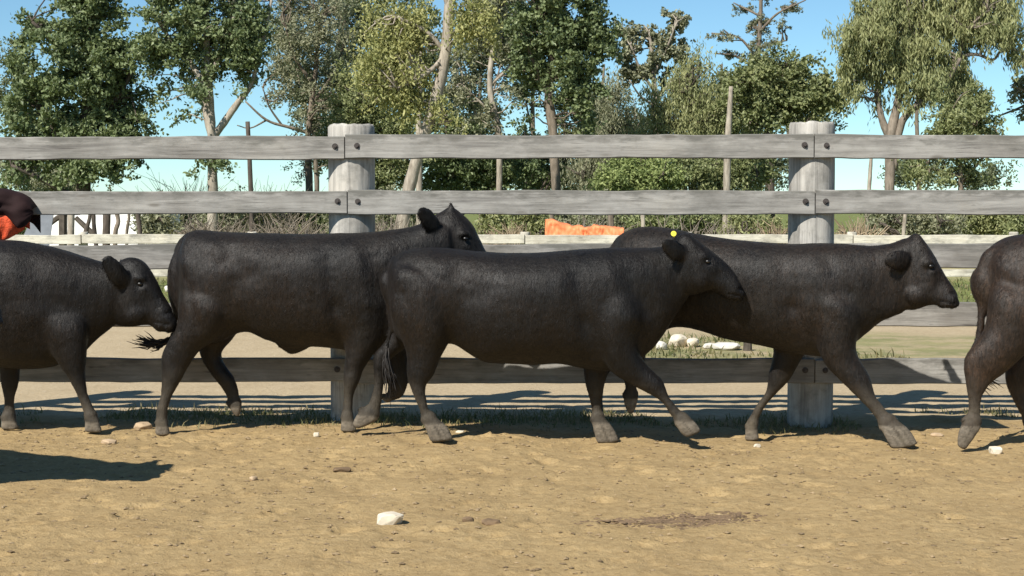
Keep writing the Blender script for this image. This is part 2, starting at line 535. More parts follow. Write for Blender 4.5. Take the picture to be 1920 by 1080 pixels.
def gz(x, y):
    """height of the soil"""
    x = np.atleast_1d(np.asarray(x, dtype=np.float64)); y = np.atleast_1d(np.asarray(y, dtype=np.float64))
    num = np.zeros_like(x); den = np.full_like(x, 0.06)
    for p in CP_W:
        w = np.exp(-((x - p[0]) ** 2 + (y - p[1]) ** 2) / (2 * 0.32 ** 2))
        num += w * p[2]; den += w
    z = num / den
    P = np.stack([x, y, np.zeros_like(x)], 1)
    near = np.clip((13.5 - y) / 2.0, 0, 1) * np.clip((7 - np.abs(x)) / 2, 0, 1) * np.clip((y - 3) / 1.5, 0, 1)
    bumps = 0.010 * vnoise(P, 2.3, 3) + 0.005 * vnoise(P, 6.5, 4) + 0.003 * vnoise(P, 15, 5)
    pits = np.clip(vnoise(P, 9.0, 6) - 0.35, 0, 1) * -0.022
    lump = np.clip(vnoise(P, 19.0, 7) - 0.45, 0, 1) * 0.013
    z = z + near * (bumps + pits + lump)
    z = z + near * prints(x, y)
    far = np.clip((y - 14) / 10, 0, 1)
    z = z + far * 0.05 * vnoise(P, 0.15, 8)
    return z


def axis(dense0, dense1, stepd, out0, out1):
    a = list(np.arange(dense0, dense1 + 1e-6, stepd))
    s = stepd; lo = dense0; hi = dense1
    left = []; right = []
    while lo > out0:
        s *= 1.35; lo -= s; left.append(max(lo, out0))
    s = stepd
    while hi < out1:
        s *= 1.35; hi += s; right.append(min(hi, out1))
    return np.array(left[::-1] + a + right)


gx = axis(-3.9, 3.9, 0.022, -1500, 1500)
gy = axis(6.0, 12.4, 0.024, -60, 2500)
XX, YY = np.meshgrid(gx, gy)
ZZ = gz(XX.ravel(), YY.ravel())
nx, ny = len(gx), len(gy)
gi = np.arange(nx * ny).reshape(ny, nx)
gf = np.stack([gi[:-1, :-1], gi[:-1, 1:], gi[1:, 1:], gi[1:, :-1]], -1).reshape(-1, 4)
ground = obj('ground', mesh_np('ground', np.stack([XX.ravel(), YY.ravel(), ZZ], 1), gf), GROUND)
tag(ground, kind='structure')


def lump_mesh(name, r, seed, amp=0.3, sub=3, freq=1.6):
    """an irregular stone or clod"""
    import bmesh
    bm = bmesh.new()
    bmesh.ops.create_icosphere(bm, subdivisions=sub, radius=1.0)
    v = np.array([x.co[:] for x in bm.verts])
    d = 1 + amp * vnoise(v + seed * 7.3, freq, seed) + amp * 0.45 * vnoise(v + seed * 3.1, freq * 2.7, seed + 1)
    v = v * d[:, None] * np.array(r)
    for q, x in zip(v, bm.verts): x.co = q
    me = bpy.data.meshes.new(name); bm.to_mesh(me); bm.free()
    for p in me.polygons: p.use_smooth = sub > 2
    return me


def rock_mesh(name, r, seed, pts=44):
    """an angular broken stone"""
    import bmesh
    rs = np.random.RandomState(seed + 900)
    p = rs.uniform(-1, 1, (pts, 3))
    p /= (np.abs(p) ** 3.2).sum(1)[:, None] ** (1 / 3.2)
    p *= rs.uniform(0.86, 1.03, (pts, 1))
    bm = bmesh.new()
    for q in p * np.array(r): bm.verts.new(q)
    res = bmesh.ops.convex_hull(bm, input=bm.verts)
    for v in [v for v in bm.verts if not v.link_faces]: bm.verts.remove(v)
    bmesh.ops.bevel(bm, geom=list(bm.edges), offset=min(r) * 0.07, segments=1, affect='EDGES')
    me = bpy.data.meshes.new(name); bm.to_mesh(me); bm.free()
    return me


def scatter_lumps(name, pts, sizes, seed, flat=0.6):
    rs = np.random.RandomState(seed)
    base = np.array([(1, 0, 0), (-1, 0, 0), (0, 1, 0), (0, -1, 0), (0, 0, 1), (0, 0, -1),
                     (.62, .62, .3), (-.62, .62, .3), (-.62, -.62, .3), (.62, -.62, .3)], dtype=float)
    tri = np.array([(0, 6, 4), (6, 2, 4), (2, 7, 4), (7, 1, 4), (1, 8, 4), (8, 3, 4), (3, 9, 4), (9, 0, 4),
                    (0, 5, 6), (6, 5, 2), (2, 5, 7), (7, 5, 1), (1, 5, 8), (8, 5, 3), (3, 5, 9), (9, 5, 0)])
    n = len(pts)
    v = base[None] * (1 + 0.5 * (rs.rand(n, len(base), 1) - 0.5))
    a = rs.rand(n) * 6.28
    sc = sizes[:, None] * np.stack([0.8 + rs.rand(n) * 0.9, 0.8 + rs.rand(n) * 0.5, flat * (0.7 + 0.6 * rs.rand(n))], 1)
    v = v * sc[:, None, :]
    ca, sa = np.cos(a)[:, None], np.sin(a)[:, None]
    v = np.stack([v[..., 0] * ca - v[..., 1] * sa, v[..., 0] * sa + v[..., 1] * ca, v[..., 2]], -1) + pts[:, None, :]
    f = tri[None] + (np.arange(n) * len(base))[:, None, None]
    return mesh_np(name, v.reshape(-1, 3), f.reshape(-1, 3), False)


CLOD = m_leaf('loose_clod', (0.12, 0.082, 0.045), (0.23, 0.163, 0.09), (0.33, 0.24, 0.135), 0.0)
rs = np.random.RandomState(11)
n = 9000
cx = rs.rand(n) * 8.4 - 4.2; cy = 5.6 + rs.rand(n) ** 0.8 * 5.4
sz = 0.003 + 0.011 * rs.rand(n) ** 4
pts = np.stack([cx, cy, gz(cx, cy) + sz * 0.15], 1)
tag(obj('loose_clods', scatter_lumps('loose_clods', pts, sz, 5), CLOD), 'fine loose crumbs of tan soil scattered over the dirt pen', 'soil', kind='stuff')


def blades(name, pts, h, w, seed, lean=0.5):
    rs = np.random.RandomState(seed)
    n = len(pts)
    a = rs.rand(n) * 6.28
    side = np.stack([np.cos(a), np.sin(a), np.zeros(n)], 1) * (w * (0.6 + 0.8 * rs.rand(n)))[:, None]
    ln = rs.normal(0, lean, (n, 2)) * h[:, None]
    tip = pts + np.stack([ln[:, 0], ln[:, 1], h], 1)
    midp = pts + np.stack([ln[:, 0] * 0.3, ln[:, 1] * 0.3, h * 0.55], 1)
    v = np.stack([pts - side, pts + side, midp + side * 0.7, tip, midp - side * 0.7], 1).reshape(-1, 3)
    i = np.arange(n)[:, None] * 5
    f = np.concatenate([i + np.array([[0, 1, 2, 4]])], 0)
    f2 = np.concatenate([i + np.array([[4, 2, 3, 3]])], 0)
    tri = np.concatenate([i + np.array([[0, 1, 2]]), i + np.array([[0, 2, 4]]), i + np.array([[4, 2, 3]])], 0)
    return mesh_np(name, v, tri, False)


n = 15000
cx = rs.rand(n) * 9.0 - 4.5
cy = 11.25 + rs.normal(0, 0.22, n) + 0.12 * np.sin(cx * 2.1)
dens = vnoise(np.stack([cx, cy, cx * 0], 1), 1.6, 21) + 0.5 * vnoise(np.stack([cx, cy, cx * 0], 1), 5.0, 22)
k = dens > -0.02 - 0.3 * (cx < -1.8)
cx, cy = cx[k], cy[k]
hh = (0.015 + 0.05 * rs.rand(len(cx)) ** 2.4) * (1 + 0.5 * (rs.rand(len(cx)) > 0.93))
pts = np.stack([cx, cy, gz(cx, cy) - 0.004], 1)
tag(obj('fence_line_grass', blades('fence_line_grass', pts, hh, 0.0035, 8), GRASS), 'short weedy grass growing along the foot of the near fence', 'grass', kind='stuff')
n = 16000
cy = np.concatenate([15.6 + rs.rand(n // 3) * 2.6, 23.5 + rs.rand(n - n // 3) * 9.0])
cx = (rs.rand(n) - 0.5) * 0.72 * cy
dens = vnoise(np.stack([cx, cy, cx * 0], 1), 0.9, 31)
k = ((dens > -0.1) & (cx > 0.9)) | (cy > 22)
cx, cy = cx[k], cy[k]
hh = 0.03 + 0.09 * rs.rand(len(cx)) ** 2
pts = np.stack([cx, cy, gz(cx, cy) - 0.004], 1)
tag(obj('paddock_grass', blades('paddock_grass', pts, hh, 0.011, 9), GRASS), 'green grass patches on the sandy ground beyond the near fence', 'grass', kind='stuff')

# ------------------------------------------------------------------ near cattle-yard fence
FY = 11.0               # front face of the rails


def rail_mesh(name, x0, x1, zt0, zb0, zt1, zb1, y0, y1, seed, wob=0.0065, seg=48):
    """a sawn board with worn, wavering edges, built about its own left end"""
    rs = np.random.RandomState(seed)
    xs = np.linspace(0, x1 - x0, seg + 1)
    ox, oz = x0, (zt0 + zb0) / 2
    v = []
    P = np.stack([xs * 1.0, np.full(seg + 1, seed * 3.7), np.zeros(seg + 1)], 1)
    nt_ = wob * (vnoise(P, 1.7, seed) + 0.5 * vnoise(P, 6, seed + 1)); nb_ = wob * (vnoise(P, 1.5, seed + 2) + 0.5 * vnoise(P, 7, seed + 3))
    ny_ = wob * 0.8 * vnoise(P, 1.1, seed + 4)
    ch = 0.006
    for i, x in enumerate(xs):
        t = i / seg
        zt = zt0 * (1 - t) + zt1 * t + nt_[i] - oz; zb = zb0 * (1 - t) + zb1 * t + nb_[i] - oz
        ya, yb = y0 + ny_[i], y1
        v += [(x, ya + ch, zb), (x, ya, zb + ch), (x, ya, (zt + zb) / 2), (x, ya, zt - ch), (x, ya + ch, zt), (x, yb, zt), (x, yb, zb)]
    f = []
    k = 7
    for i in range(seg):
        for j in range(k):
            q = (j + 1) % k
            f.append((i * k + j, (i + 1) * k + j, (i + 1) * k + q, i * k + q))
    f.append(tuple(range(k))); f.append(tuple(range(seg * k + k - 1, seg * k - 1, -1)))
    f = [tuple(reversed(q)) for q in f]
    me = poly_mesh(name, v, f)
    return me, (ox, 0, oz)


def bolt_mesh():
    mb = MB()
    n = 14
    def disc(r, y0, y1):
        v = [(r * math.cos(a), y1, r * math.sin(a)) for a in [i * 2 * math.pi / n for i in range(n)]]
        v += [(r * 0.9 * math.cos(a), y0, r * 0.9 * math.sin(a)) for a in [i * 2 * math.pi / n for i in range(n)]]
        f = [(i, (i + 1) % n, n + (i + 1) % n, n + i) for i in range(n)] + [tuple(range(n, 2 * n))]
        mb.add(v, f)
    disc(0.021, -0.006, 0.002); disc(0.010, -0.018, -0.005)
    return poly_mesh('bolt', mb.v, mb.f)


def post_mesh(name, r, h0, h1, seed, n=40, m=34):
    rs = np.random.RandomState(seed)
    th = np.arange(n) * 2 * math.pi / n
    checks = rs.rand(7) * 2 * math.pi
    depth = 0.006 + 0.012 * rs.rand(7)
    v = []
    zs = np.linspace(h0, h1, m)
    for z in zs:
        P = np.stack([np.cos(th) * 2, np.sin(th) * 2, np.full(n, z * 0.6)], 1)
        rr = r * (1 + 0.035 * vnoise(P, 1.0, seed) + 0.02 * vnoise(P, 3.0, seed + 1))
        for c_, d_ in zip(checks, depth):
            dd = np.abs((th - c_ - 0.12 * math.sin(z * 3 + c_) + math.pi) % (2 * math.pi) - math.pi)
            rr -= d_ * np.exp(-(dd / 0.05) ** 2) * (0.5 + 0.5 * math.sin(z * 2.3 + c_ * 5))
        v += [(a * math.cos(t), a * math.sin(t), z) for a, t in zip(rr, th)]
    f = []
    for i in range(m - 1):
        for j in range(n):
            k = (j + 1) % n
            f.append((i * n + j, i * n + k, (i + 1) * n + k, (i + 1) * n + j))
    top = len(v)
    base = (m - 1) * n
    for j in range(n):
        x, y, z = v[base + j]; v.append((x * 0.93, y * 0.93, z + 0.012 + 0.012 * rs.rand()))
    v.append((0, 0, zs[-1] + 0.014))
    for j in range(n):
        k = (j + 1) % n
        f.append((base + j, base + k, top + k, top + j)); f.append((top + j, top + k, top + n))
    me = poly_mesh(name, v, f, False)
    for p in me.polygons: p.use_smooth = abs(p.normal.z) < 0.7
    return me


fence = tag(empty('cattle_yard_fence', (0, FY + 0.2, 0)), 'weathered grey timber yard fence of wide rails bolted to thick round posts', 'fence')
post_px = [-203, 660, 1523, 2386]
post_top = [240, 239, 235, 237]
for i, (px, pt) in enumerate(zip(post_px, post_top)):
    p = at(px, pt, FY + 0.178)
    o = obj('post', post_mesh('post', 0.155, -0.4, p[2], 40 + i), POST, fence)
    o.matrix_parent_inverse.identity()
    o.location = (p[0], -0.022, 0)
    o.rotation_euler = (0, 0.006 * (i - 1.4), 0.7 * i)
# the rails bay by bay: (left px, right px, [top, bottom at left], [top, bottom at right])
joint = {0: [646, 1527], 1: [651, 1529], 2: [650, 1528], 3: [649, 1527], 4: [650, 1528]}
rows = [[(258, 301, 254, 298), (253, 297, 252, 295), (252, 297, 253, 298)],
        [(359, 402, 357, 401), (357, 402, 357, 402), (357, 402, 356, 402)],
        [(460, 505, 459, 504), (459, 504, 458, 503), (457, 503, 457, 503)],
        [(568, 613, 567, 612), (567, 612, 567, 612), (568, 612, 568, 612)],
        [(671, 717, 672, 717), (672, 719, 673, 719), (673, 719, 675, 719)]]
bm_ = bolt_mesh()
for r in range(5):
    xs = [-203, joint[r][0], joint[r][1], 2386]
    for k in range(3):
        a, b_, c_, d_ = rows[r][k]
        pl, pr = xs[k] + 1.1, xs[k + 1] - 1.1
        A, B, C_, D = at(pl, a, FY), at(pl, b_, FY), at(pr, c_, FY), at(pr, d_, FY)
        me, loc = rail_mesh('rail', A[0], C_[0], A[2], B[2], C_[2], D[2], 0.0, 0.052, 100 + r * 7 + k)
        o = obj('rail', me, RAIL, fence)
        o.matrix_parent_inverse.identity()
        o.location = (loc[0], -0.2 + random.Random(r * 9 + k).uniform(-0.002, 0.002), loc[2])
        L = C_[0] - A[0]
        for e in (0, 1):
            bx = (17.0 / 280.0 * (1.1 if r else 1.3)) if e == 0 else L - 17.0 / 280.0
            bo = obj('bolt', bm_, BOLT, o)
            bo.matrix_parent_inverse.identity()
            zz = ((C_[2] + D[2]) / 2 - loc[2]) if e else 0.0
            bo.location = (bx, 0.0, zz + 0.006)

# ------------------------------------------------------------------ pale fence behind
BY = 29.0
bf = tag(empty('pale_rail_fence', (0, BY, 0)), 'low pale two rail fence across the paddock behind the cattle', 'fence')
bpx = [-500, -170, 152, 470, 745, 984, 1290, 1600, 1905, 2210, 2500]
for i in range(len(bpx) - 1):
    for (t0, b0) in ((440, 457), (505, 519)):
        dz = 1.0 if i % 2 else -0.5
        A, B = at(bpx[i] + 1, t0 + dz, BY), at(bpx[i] + 1, b0 + dz, BY)
        C_, D = at(bpx[i + 1] - 1, t0 + dz * 0.4, BY), at(bpx[i + 1] - 1, b0 + dz * 0.4, BY)
        me, loc = rail_mesh('rail', A[0], C_[0], A[2], B[2], C_[2], D[2], 0.0, 0.06, 300 + i * 3 + (t0 > 450), 0.008, 14)
        o = obj('rail', me, WHITE_RAIL, bf); o.matrix_parent_inverse.identity(); o.location = (loc[0], 0, loc[2])
for i, px in enumerate(bpx):
    p = at(px, 437, BY)
    o = obj('post', post_mesh('post', 0.085, -0.3, p[2], 340 + i, 14, 6), WHITE_RAIL, bf)
    o.matrix_parent_inverse.identity(); o.location = (p[0], 0.135, 0)

# ------------------------------------------------------------------ trees and shrubs
BARK_GREY = m_bark('grey_brown_bark', (0.27, 0.225, 0.18), (0.1, 0.082, 0.063))
FAR_LEAF = [m_leaf('pale_far_leaf', (0.1, 0.12, 0.066), (0.15, 0.172, 0.095), (0.2, 0.22, 0.125), 0.3), m_leaf('olive_far_leaf', (0.088, 0.108, 0.045), (0.135, 0.155, 0.066), (0.19, 0.2, 0.09), 0.3)]
def leaf_mesh(name, centers, dirs_droop, n_per, spread, size, elong, seed, droop=0.0, up=0.0):
    """leaf-sized folded faces gathered in clumps round the given centres"""
    rs = np.random.RandomState(seed)
    c = np.repeat(centers, n_per, axis=0)
    n = len(c)
    off = rs.normal(0, 1, (n, 3)) * np.array(spread)
    p = c + off
    a = rs.normal(0, 1, (n, 3))
    a[:, 2] = a[:, 2] * (1 - max(droop, up)) - droop * 3.0 + up * 3.0
    a /= np.linalg.norm(a, axis=1)[:, None]
    r = rs.normal(0, 1, (n, 3))
    b_ = np.cross(a, r); b_ /= np.linalg.norm(b_, axis=1)[:, None] + 1e-9
    nn = np.cross(a, b_)
    L = size * (0.6 + 0.8 * rs.rand(n))[:, None]
    W = L / elong
    v = np.stack([p - a * L * 0.5, p + b_ * W * 0.5 + nn * W * 0.15, p + a * L * 0.5, p - b_ * W * 0.5 + nn * W * 0.15], 1).reshape(-1, 3)
    f = (np.arange(n)[:, None] * 4 + np.array([[0, 1, 2, 3]]))
    return mesh_np(name, v, f, False)


def limb_points(spec, Y, seed, depth=0.0, sub=5, wob=0.03):
    """[(px, py, radius_px)] -> points and radii; the limb leaves the picture plane by depth metres"""
    q = catmull(np.array(spec, dtype=float), sub)
    m = len(q)
    pts = np.array([at(x, y, Y + depth * (i / (m - 1)) ** 1.2) for i, (x, y, r) in enumerate(q)])
    pts += wob * np.stack([vnoise(pts + seed, 0.9, seed), vnoise(pts + seed, 0.9, seed + 1), 0 * pts[:, 0]], 1)
    return pts, np.maximum(q[:, 2], 0.6) / ppm(Y)


def tree(name, label, cat, Y, trunk, limbs, blobs, leafmat, bark, seed, clumps=90, n_per=60, size=0.2, elong=1.9, spread=0.28,
         droop=0.0, up=0.0, group=None, twig=True, thick=0.8, shell=2.2):
    """trunk and limbs: pixel paths; blobs: (px, py, rx, ry[, weight]) masses of the crown"""
    rs = np.random.RandomState(seed)
    pts, rad = limb_points(trunk, Y, seed)
    base = pts[0].copy(); gzz = float(gz(base[0], base[1])[0]); 
    if trunk[0][1] > 430 or True:
        pts[0][2] = min(pts[0][2], gzz - 0.1)
    size *= 0.68; n_per = int(n_per * 1.75); spread *= 0.9
    root = empty(name, (base[0], base[1], gzz))
    tag(root, label, cat, group)
    v, f = tube(pts, rad, 10, 0.16, seed)
    obj('trunk', poly_mesh('trunk', v, f, True), bark, root)
    skel = [pts[len(pts) // 3:]]
    for i, lb in enumerate(limbs):
        dp = rs.uniform(-0.9, 0.9)
        lp, lr = limb_points(lb, Y, seed + 10 + i, dp)
        v, f = tube(lp, lr, 7, 0.16, seed + i)
        obj('limb', poly_mesh('limb', v, f, True), bark, root)
        skel.append(lp)
    skel = np.concatenate(skel, 0)
    if not blobs: return root
    # clump centres through the crown's volume
    w = np.array([bb[2] * bb[3] * (bb[4] if len(bb) > 4 else 1.0) for bb in blobs])
    cnt = np.maximum(1, (clumps * w / w.sum()).round().astype(int))
    cen = []
    s = ppm(Y)
    for bb, k in zip(blobs, cnt):
        cpt = at(bb[0], bb[1], Y + rs.uniform(-0.5, 0.5))
        d = rs.normal(0, 1, (k, 3)); d /= np.linalg.norm(d, axis=1)[:, None]
        d *= (rs.rand(k) ** (1 / shell))[:, None]
        cen.append(cpt + d * np.array((bb[2] / s, thick * 0.5 * (bb[2] + bb[3]) / s, bb[3] / s)))
    cen = np.concatenate(cen, 0)
    cen[:, 2] = np.maximum(cen[:, 2], 0.15)
    sp = (spread, spread, spread * (1.7 if (droop > 0 or up > 0) else 0.8))
    # every clump is a spray of twigs reaching out from the limbs, with its own fullness
    nd = cen[:, None, :] - skel[None, ::2, :]
    nn_ = np.argmin((nd ** 2).sum(-1), 1)
    dr = nd[np.arange(len(cen)), nn_]
    dr = dr / (np.linalg.norm(dr, axis=1)[:, None] + 1e-6) + rs.normal(0, 0.55, cen.shape)
    dr /= np.linalg.norm(dr, axis=1)[:, None] + 1e-6
    per = np.clip(rs.normal(1.0, 0.55, len(cen)), 0.15, 2.2)
    full = np.repeat(np.arange(len(cen)), np.maximum(2, (per * n_per / 6).astype(int)))
    tt = rs.uniform(-0.75, 0.95, len(full))[:, None] * spread * 2.6
    fan = rs.normal(0, 1, (len(full), 3)) * np.array(sp) * 0.42
    full = cen[full] + dr[full] * tt + fan * (1.0 + 0.35 * np.abs(tt)) - np.array((0, 0, 0.22)) * (tt / (spread * 2.6)) ** 2 * spread * 2
    crown = obj('crown', leaf_mesh('crown', full, None, 6, tuple(x * 0.36 for x in sp), size, elong, seed + 5, droop, up), leafmat, root)
    if twig:
        mb = MB()
        for cpt in cen[rs.rand(len(cen)) < 0.75]:
            d = np.linalg.norm(skel - cpt, axis=1)
            st = skel[np.argmin(d + 0.4 * (skel[:, 2] > cpt[2]))]
            L = np.linalg.norm(cpt - st)
            if L < 0.15: continue
            m1 = st * 0.65 + cpt * 0.35 + rs.normal(0, 0.09 * L, 3) + np.array((0, 0, 0.05 * L))
            m2 = st * 0.3 + cpt * 0.7 + rs.normal(0, 0.09 * L, 3) + np.array((0, 0, 0.06 * L))
            mb.tube(catmull([st, m1, m2, cpt], 2), np.linspace(0.028 + 0.006 * L, 0.008, 7), 4)
        if mb.v: tag(mb.build('twigs', bark, root, True), kind='stuff')
    return root


tree('broadleaf_tree', 'large dense dark green broadleaf tree at the far left', 'tree', 58,
     [(150, 464, 17), (155, 380, 14), (160, 250, 12), (168, 120, 8), (175, 20, 5)],
     [[(156, 330, 9), (110, 260, 6), (70, 190, 4)], [(160, 250, 8), (215, 190, 6), (250, 130, 3)], [(165, 160, 7), (110, 90, 5), (60, 40, 3)], [(152, 380, 7), (85, 340, 5), (20, 310, 3)]],
     [(165, 30, 85, 75), (130, 110, 95, 75), (205, 140, 75, 80), (75, 200, 75, 65), (175, 225, 95, 70), (225, 240, 62, 60), (110, 290, 90, 55), (190, 300, 80, 45), (70, 50, 45, 45, .5), (40, 130, 40, 40, .6), (30, 300, 55, 50, .6), (165, -30, 90, 50)],
     LEAF_DARK, BARK_DARK, 101, 330, 84, 0.23, 1.6, 0.27)
tree('broadleaf_tree', 'tall broadleaf tree on a pale double trunk right of the dense dark tree', 'tree', 56,
     [(398, 464, 11), (399, 350, 9.5), (397, 250, 8), (392, 150, 6.5), (388, 60, 6), (384, -50, 4)],
     [[(396, 265, 7.5), (425, 222, 7), (448, 190, 6), (470, 160, 4.5), (490, 90, 4), (508, 0, 3)], [(393, 170, 7), (350, 110, 5), (310, 60, 3)], [(392, 150, 6), (420, 80, 4), (440, 10, 3)], [(399, 260, 8), (385, 200, 7), (380, 140, 5)]],
     [(325, 40, 75, 70), (420, 40, 85, 80), (290, 100, 40, 50), (445, 120, 50, 50), (370, 110, 55, 50), (380, 170, 22, 45, .7), (355, 200, 20, 35, .5), (412, 310, 18, 28, .6), (385, 300, 14, 30, .4), (470, 60, 45, 60), (380, -40, 120, 50), (300, 170, 35, 30, .4), (455, 180, 20, 20, .4)],
     LEAF_DARK, BARK_PALE, 102, 250, 66, 0.21, 1.7, 0.26)
tree('slender_tree', 'grey green slender tree with bare side branches left of the leaning trunk', 'tree', 62,
     [(582, 462, 8), (580, 350, 7), (578, 250, 6), (590, 150, 5), (600, 40, 3)],
     [[(585, 250, 4), (540, 238, 3), (500, 225, 2.4), (460, 190, 1.5)], [(530, 236, 2.2), (505, 200, 1.6), (492, 165, 1)], [(590, 160, 4), (555, 110, 3), (535, 50, 2)], [(590, 190, 4), (630, 130, 3), (650, 60, 2)], [(500, 225, 2), (470, 240, 1.2), (445, 235, 1)]],
     [(560, 70, 60, 70), (610, 50, 60, 65), (540, 160, 40, 50, .5), (620, 150, 55, 55), (590, 220, 40, 35, .6), (570, 0, 70, 40), (640, 200, 40, 40), (560, 245, 25, 20, .5), (575, 320, 25, 25, .4)],
     LEAF_GREY, BARK_MID, 103, 170, 60, 0.19, 2.4, 0.28)
tree('leaning_tree', 'tall tree with a thick pale leaning trunk and yellow green foliage', 'tree', 50,
     [(745, 476, 15), (758, 400, 13), (775, 320, 11), (798, 245, 10.5), (818, 185, 11), (834, 110, 10.5), (841, 30, 10), (846, -70, 8)],
     [[(836, 105, 6), (810, 130, 4.5), (780, 150, 3), (745, 165, 2)], [(842, 20, 7), (828, -40, 5), (820, -80, 4)], [(838, 80, 5), (870, 40, 3.5), (905, 10, 2.4)], [(835, 100, 5), (800, 60, 4), (740, 30, 3)]],
     [(740, 110, 55, 60), (765, 170, 55, 50), (700, 140, 40, 50), (770, 60, 50, 45), (880, 40, 55, 50, .7), (720, 50, 50, 40, .6), (820, 230, 30, 30, .3)],
     LEAF_YELLOW, BARK_PALE, 104, 150, 66, 0.19, 2.3, 0.26, droop=0.35)
tree('slender_tree', 'thin pale straight stem just left of the leaning trunk', 'tree', 54,
     [(788, 466, 6), (787, 350, 6), (786, 240, 5.5), (786, 150, 4.5), (792, 70, 3)], [[(786, 170, 3), (770, 120, 2), (750, 80, 1.5)]],
     [(785, 40, 40, 50), (760, 70, 30, 40)], LEAF_MID, BARK_PALE, 105, 36, 60, 0.19, 2.0, 0.25)
tree('slender_tree', 'thin curved trunk with airy crown between the leaning and the banded trunk', 'tree', 60,
     [(936, 464, 6), (936, 300, 6), (934, 240, 6), (919, 170, 5.5), (924, 95, 5), (938, 10, 4), (940, -50, 3)],
     [[(925, 90, 4), (895, 50, 3), (875, 10, 2)], [(920, 160, 3), (960, 120, 2.4), (985, 70, 1.6)], [(930, 220, 3), (900, 190, 2), (870, 160, 1.5)]],
     [(920, 40, 55, 50), (890, 110, 40, 35, .6), (960, 90, 35, 40, .6), (870, 180, 40, 35, .6), (930, 0, 60, 35), (905, 225, 40, 25, .6), (965, 180, 28, 22, .4)],
     LEAF_GREY, BARK_PALE, 106, 110, 56, 0.2, 2.0, 0.24)
tree('broadleaf_tree', 'tall dark green tree on a banded trunk near the middle', 'tree', 55,
     [(1043, 466, 10), (1043, 350, 9), (1036, 250, 9), (1030, 185, 9), (1034, 120, 7), (1045, 40, 5), (1050, -50, 4)],
     [[(1031, 180, 6), (1005, 130, 4.5), (985, 70, 3)], [(1033, 150, 6), (1075, 110, 5), (1100, 50, 3)], [(1036, 190, 4), (1070, 170, 3.5), (1095, 150, 2.5)], [(1040, 80, 5), (1010, 20, 3)]],
     [(1040, 40, 85, 65), (1095, 70, 55, 65), (990, 80, 45, 55), (1065, 135, 50, 40), (1120, 60, 35, 40), (1010, 140, 35, 30, .7), (1095, 160, 35, 40, .8), (1040, -30, 95, 45), (1085, 210, 30, 35, .5), (1000, 200, 28, 25, .3)],
     LEAF_DARK, BARK_MID, 107, 230, 68, 0.21, 1.6, 0.25)
tree('airy_tree', 'airy sparse tree with round leaf tufts against the blue sky', 'tree', 60,
     [(1238, 464, 6), (1236, 330, 6), (1232, 230, 5.5), (1226, 160, 4.5), (1222, 100, 3.5), (1215, 60, 2)],
     [[(1227, 170, 3.4), (1200, 130, 2.4), (1182, 85, 1.5)], [(1225, 140, 3), (1250, 90, 2.2), (1270, 40, 1.4)], [(1228, 190, 3), (1262, 150, 2.2), (1285, 120, 1.4)], [(1230, 200, 3), (1200, 180, 2), (1180, 150, 1.3)]],
     [(1185, 65, 30, 28), (1268, 38, 28, 26), (1222, 72, 36, 26, .8), (1195, 132, 28, 24), (1262, 100, 30, 30, .8), (1225, 120, 30, 25, .6), (1265, 150, 28, 24, .7), (1175, 95, 18, 18, .6)],
     LEAF_GREY, BARK_PALE, 108, 90, 42, 0.22, 1.4, 0.17, shell=1.6)
tree('layered_tree', 'sparse tree with flat layered branches left of the willowy tree', 'tree', 64,
     [(1402, 462, 8), (1404, 330, 7), (1412, 220, 6), (1420, 120, 5), (1425, 40, 4), (1428, -60, 2.5)],
     [[(1419, 130, 3), (1380, 105, 2), (1340, 100, 1.2)], [(1420, 110, 3), (1385, 70, 2), (1335, 62, 1.2)], [(1422, 90, 3), (1450, 80, 2), (1475, 76, 1.2)], [(1424, 60, 3), (1460, 25, 2), (1510, 0, 1.2)], [(1421, 110, 3), (1445, 120, 2), (1465, 118, 1)], [(1425, 30, 2.5), (1395, 15, 1.6), (1375, 5, 1)], [(1418, 150, 3), (1385, 150, 2), (1365, 135, 1)]],
     [(1365, 103, 28, 6), (1362, 68, 28, 6), (1452, 80, 22, 6), (1480, 15, 28, 9), (1450, 120, 18, 6), (1420, 50, 26, 40, .6), (1395, 20, 24, 8), (1390, 145, 26, 9), (1420, 100, 28, 30, .5), (1470, 50, 14, 7), (1430, -20, 30, 25)],
     LEAF_GREY, BARK_MID, 109, 130, 36, 0.15, 2.2, 0.12, shell=1.5)
tree('round_tree', 'round crowned mid green tree behind the right fence post', 'tree', 57,
     [(1445, 464, 10), (1443, 330, 9), (1442, 240, 8), (1455, 180, 6), (1470, 130, 4)],
     [[(1443, 230, 6), (1405, 190, 4), (1385, 160, 2.5)], [(1446, 220, 6), (1500, 190, 4.5), (1550, 175, 2.5)], [(1450, 200, 4), (1480, 230, 3), (1500, 250, 2)]],
     [(1460, 135, 65, 38), (1410, 165, 45, 50), (1535, 175, 48, 38), (1470, 180, 75, 40), (1445, 220, 55, 28, .7), (1500, 215, 35, 28, .6), (1380, 190, 35, 45), (1555, 200, 25, 22, .4)],
     LEAF_MID, BARK_DARK, 110, 210, 66, 0.2, 1.7, 0.24)
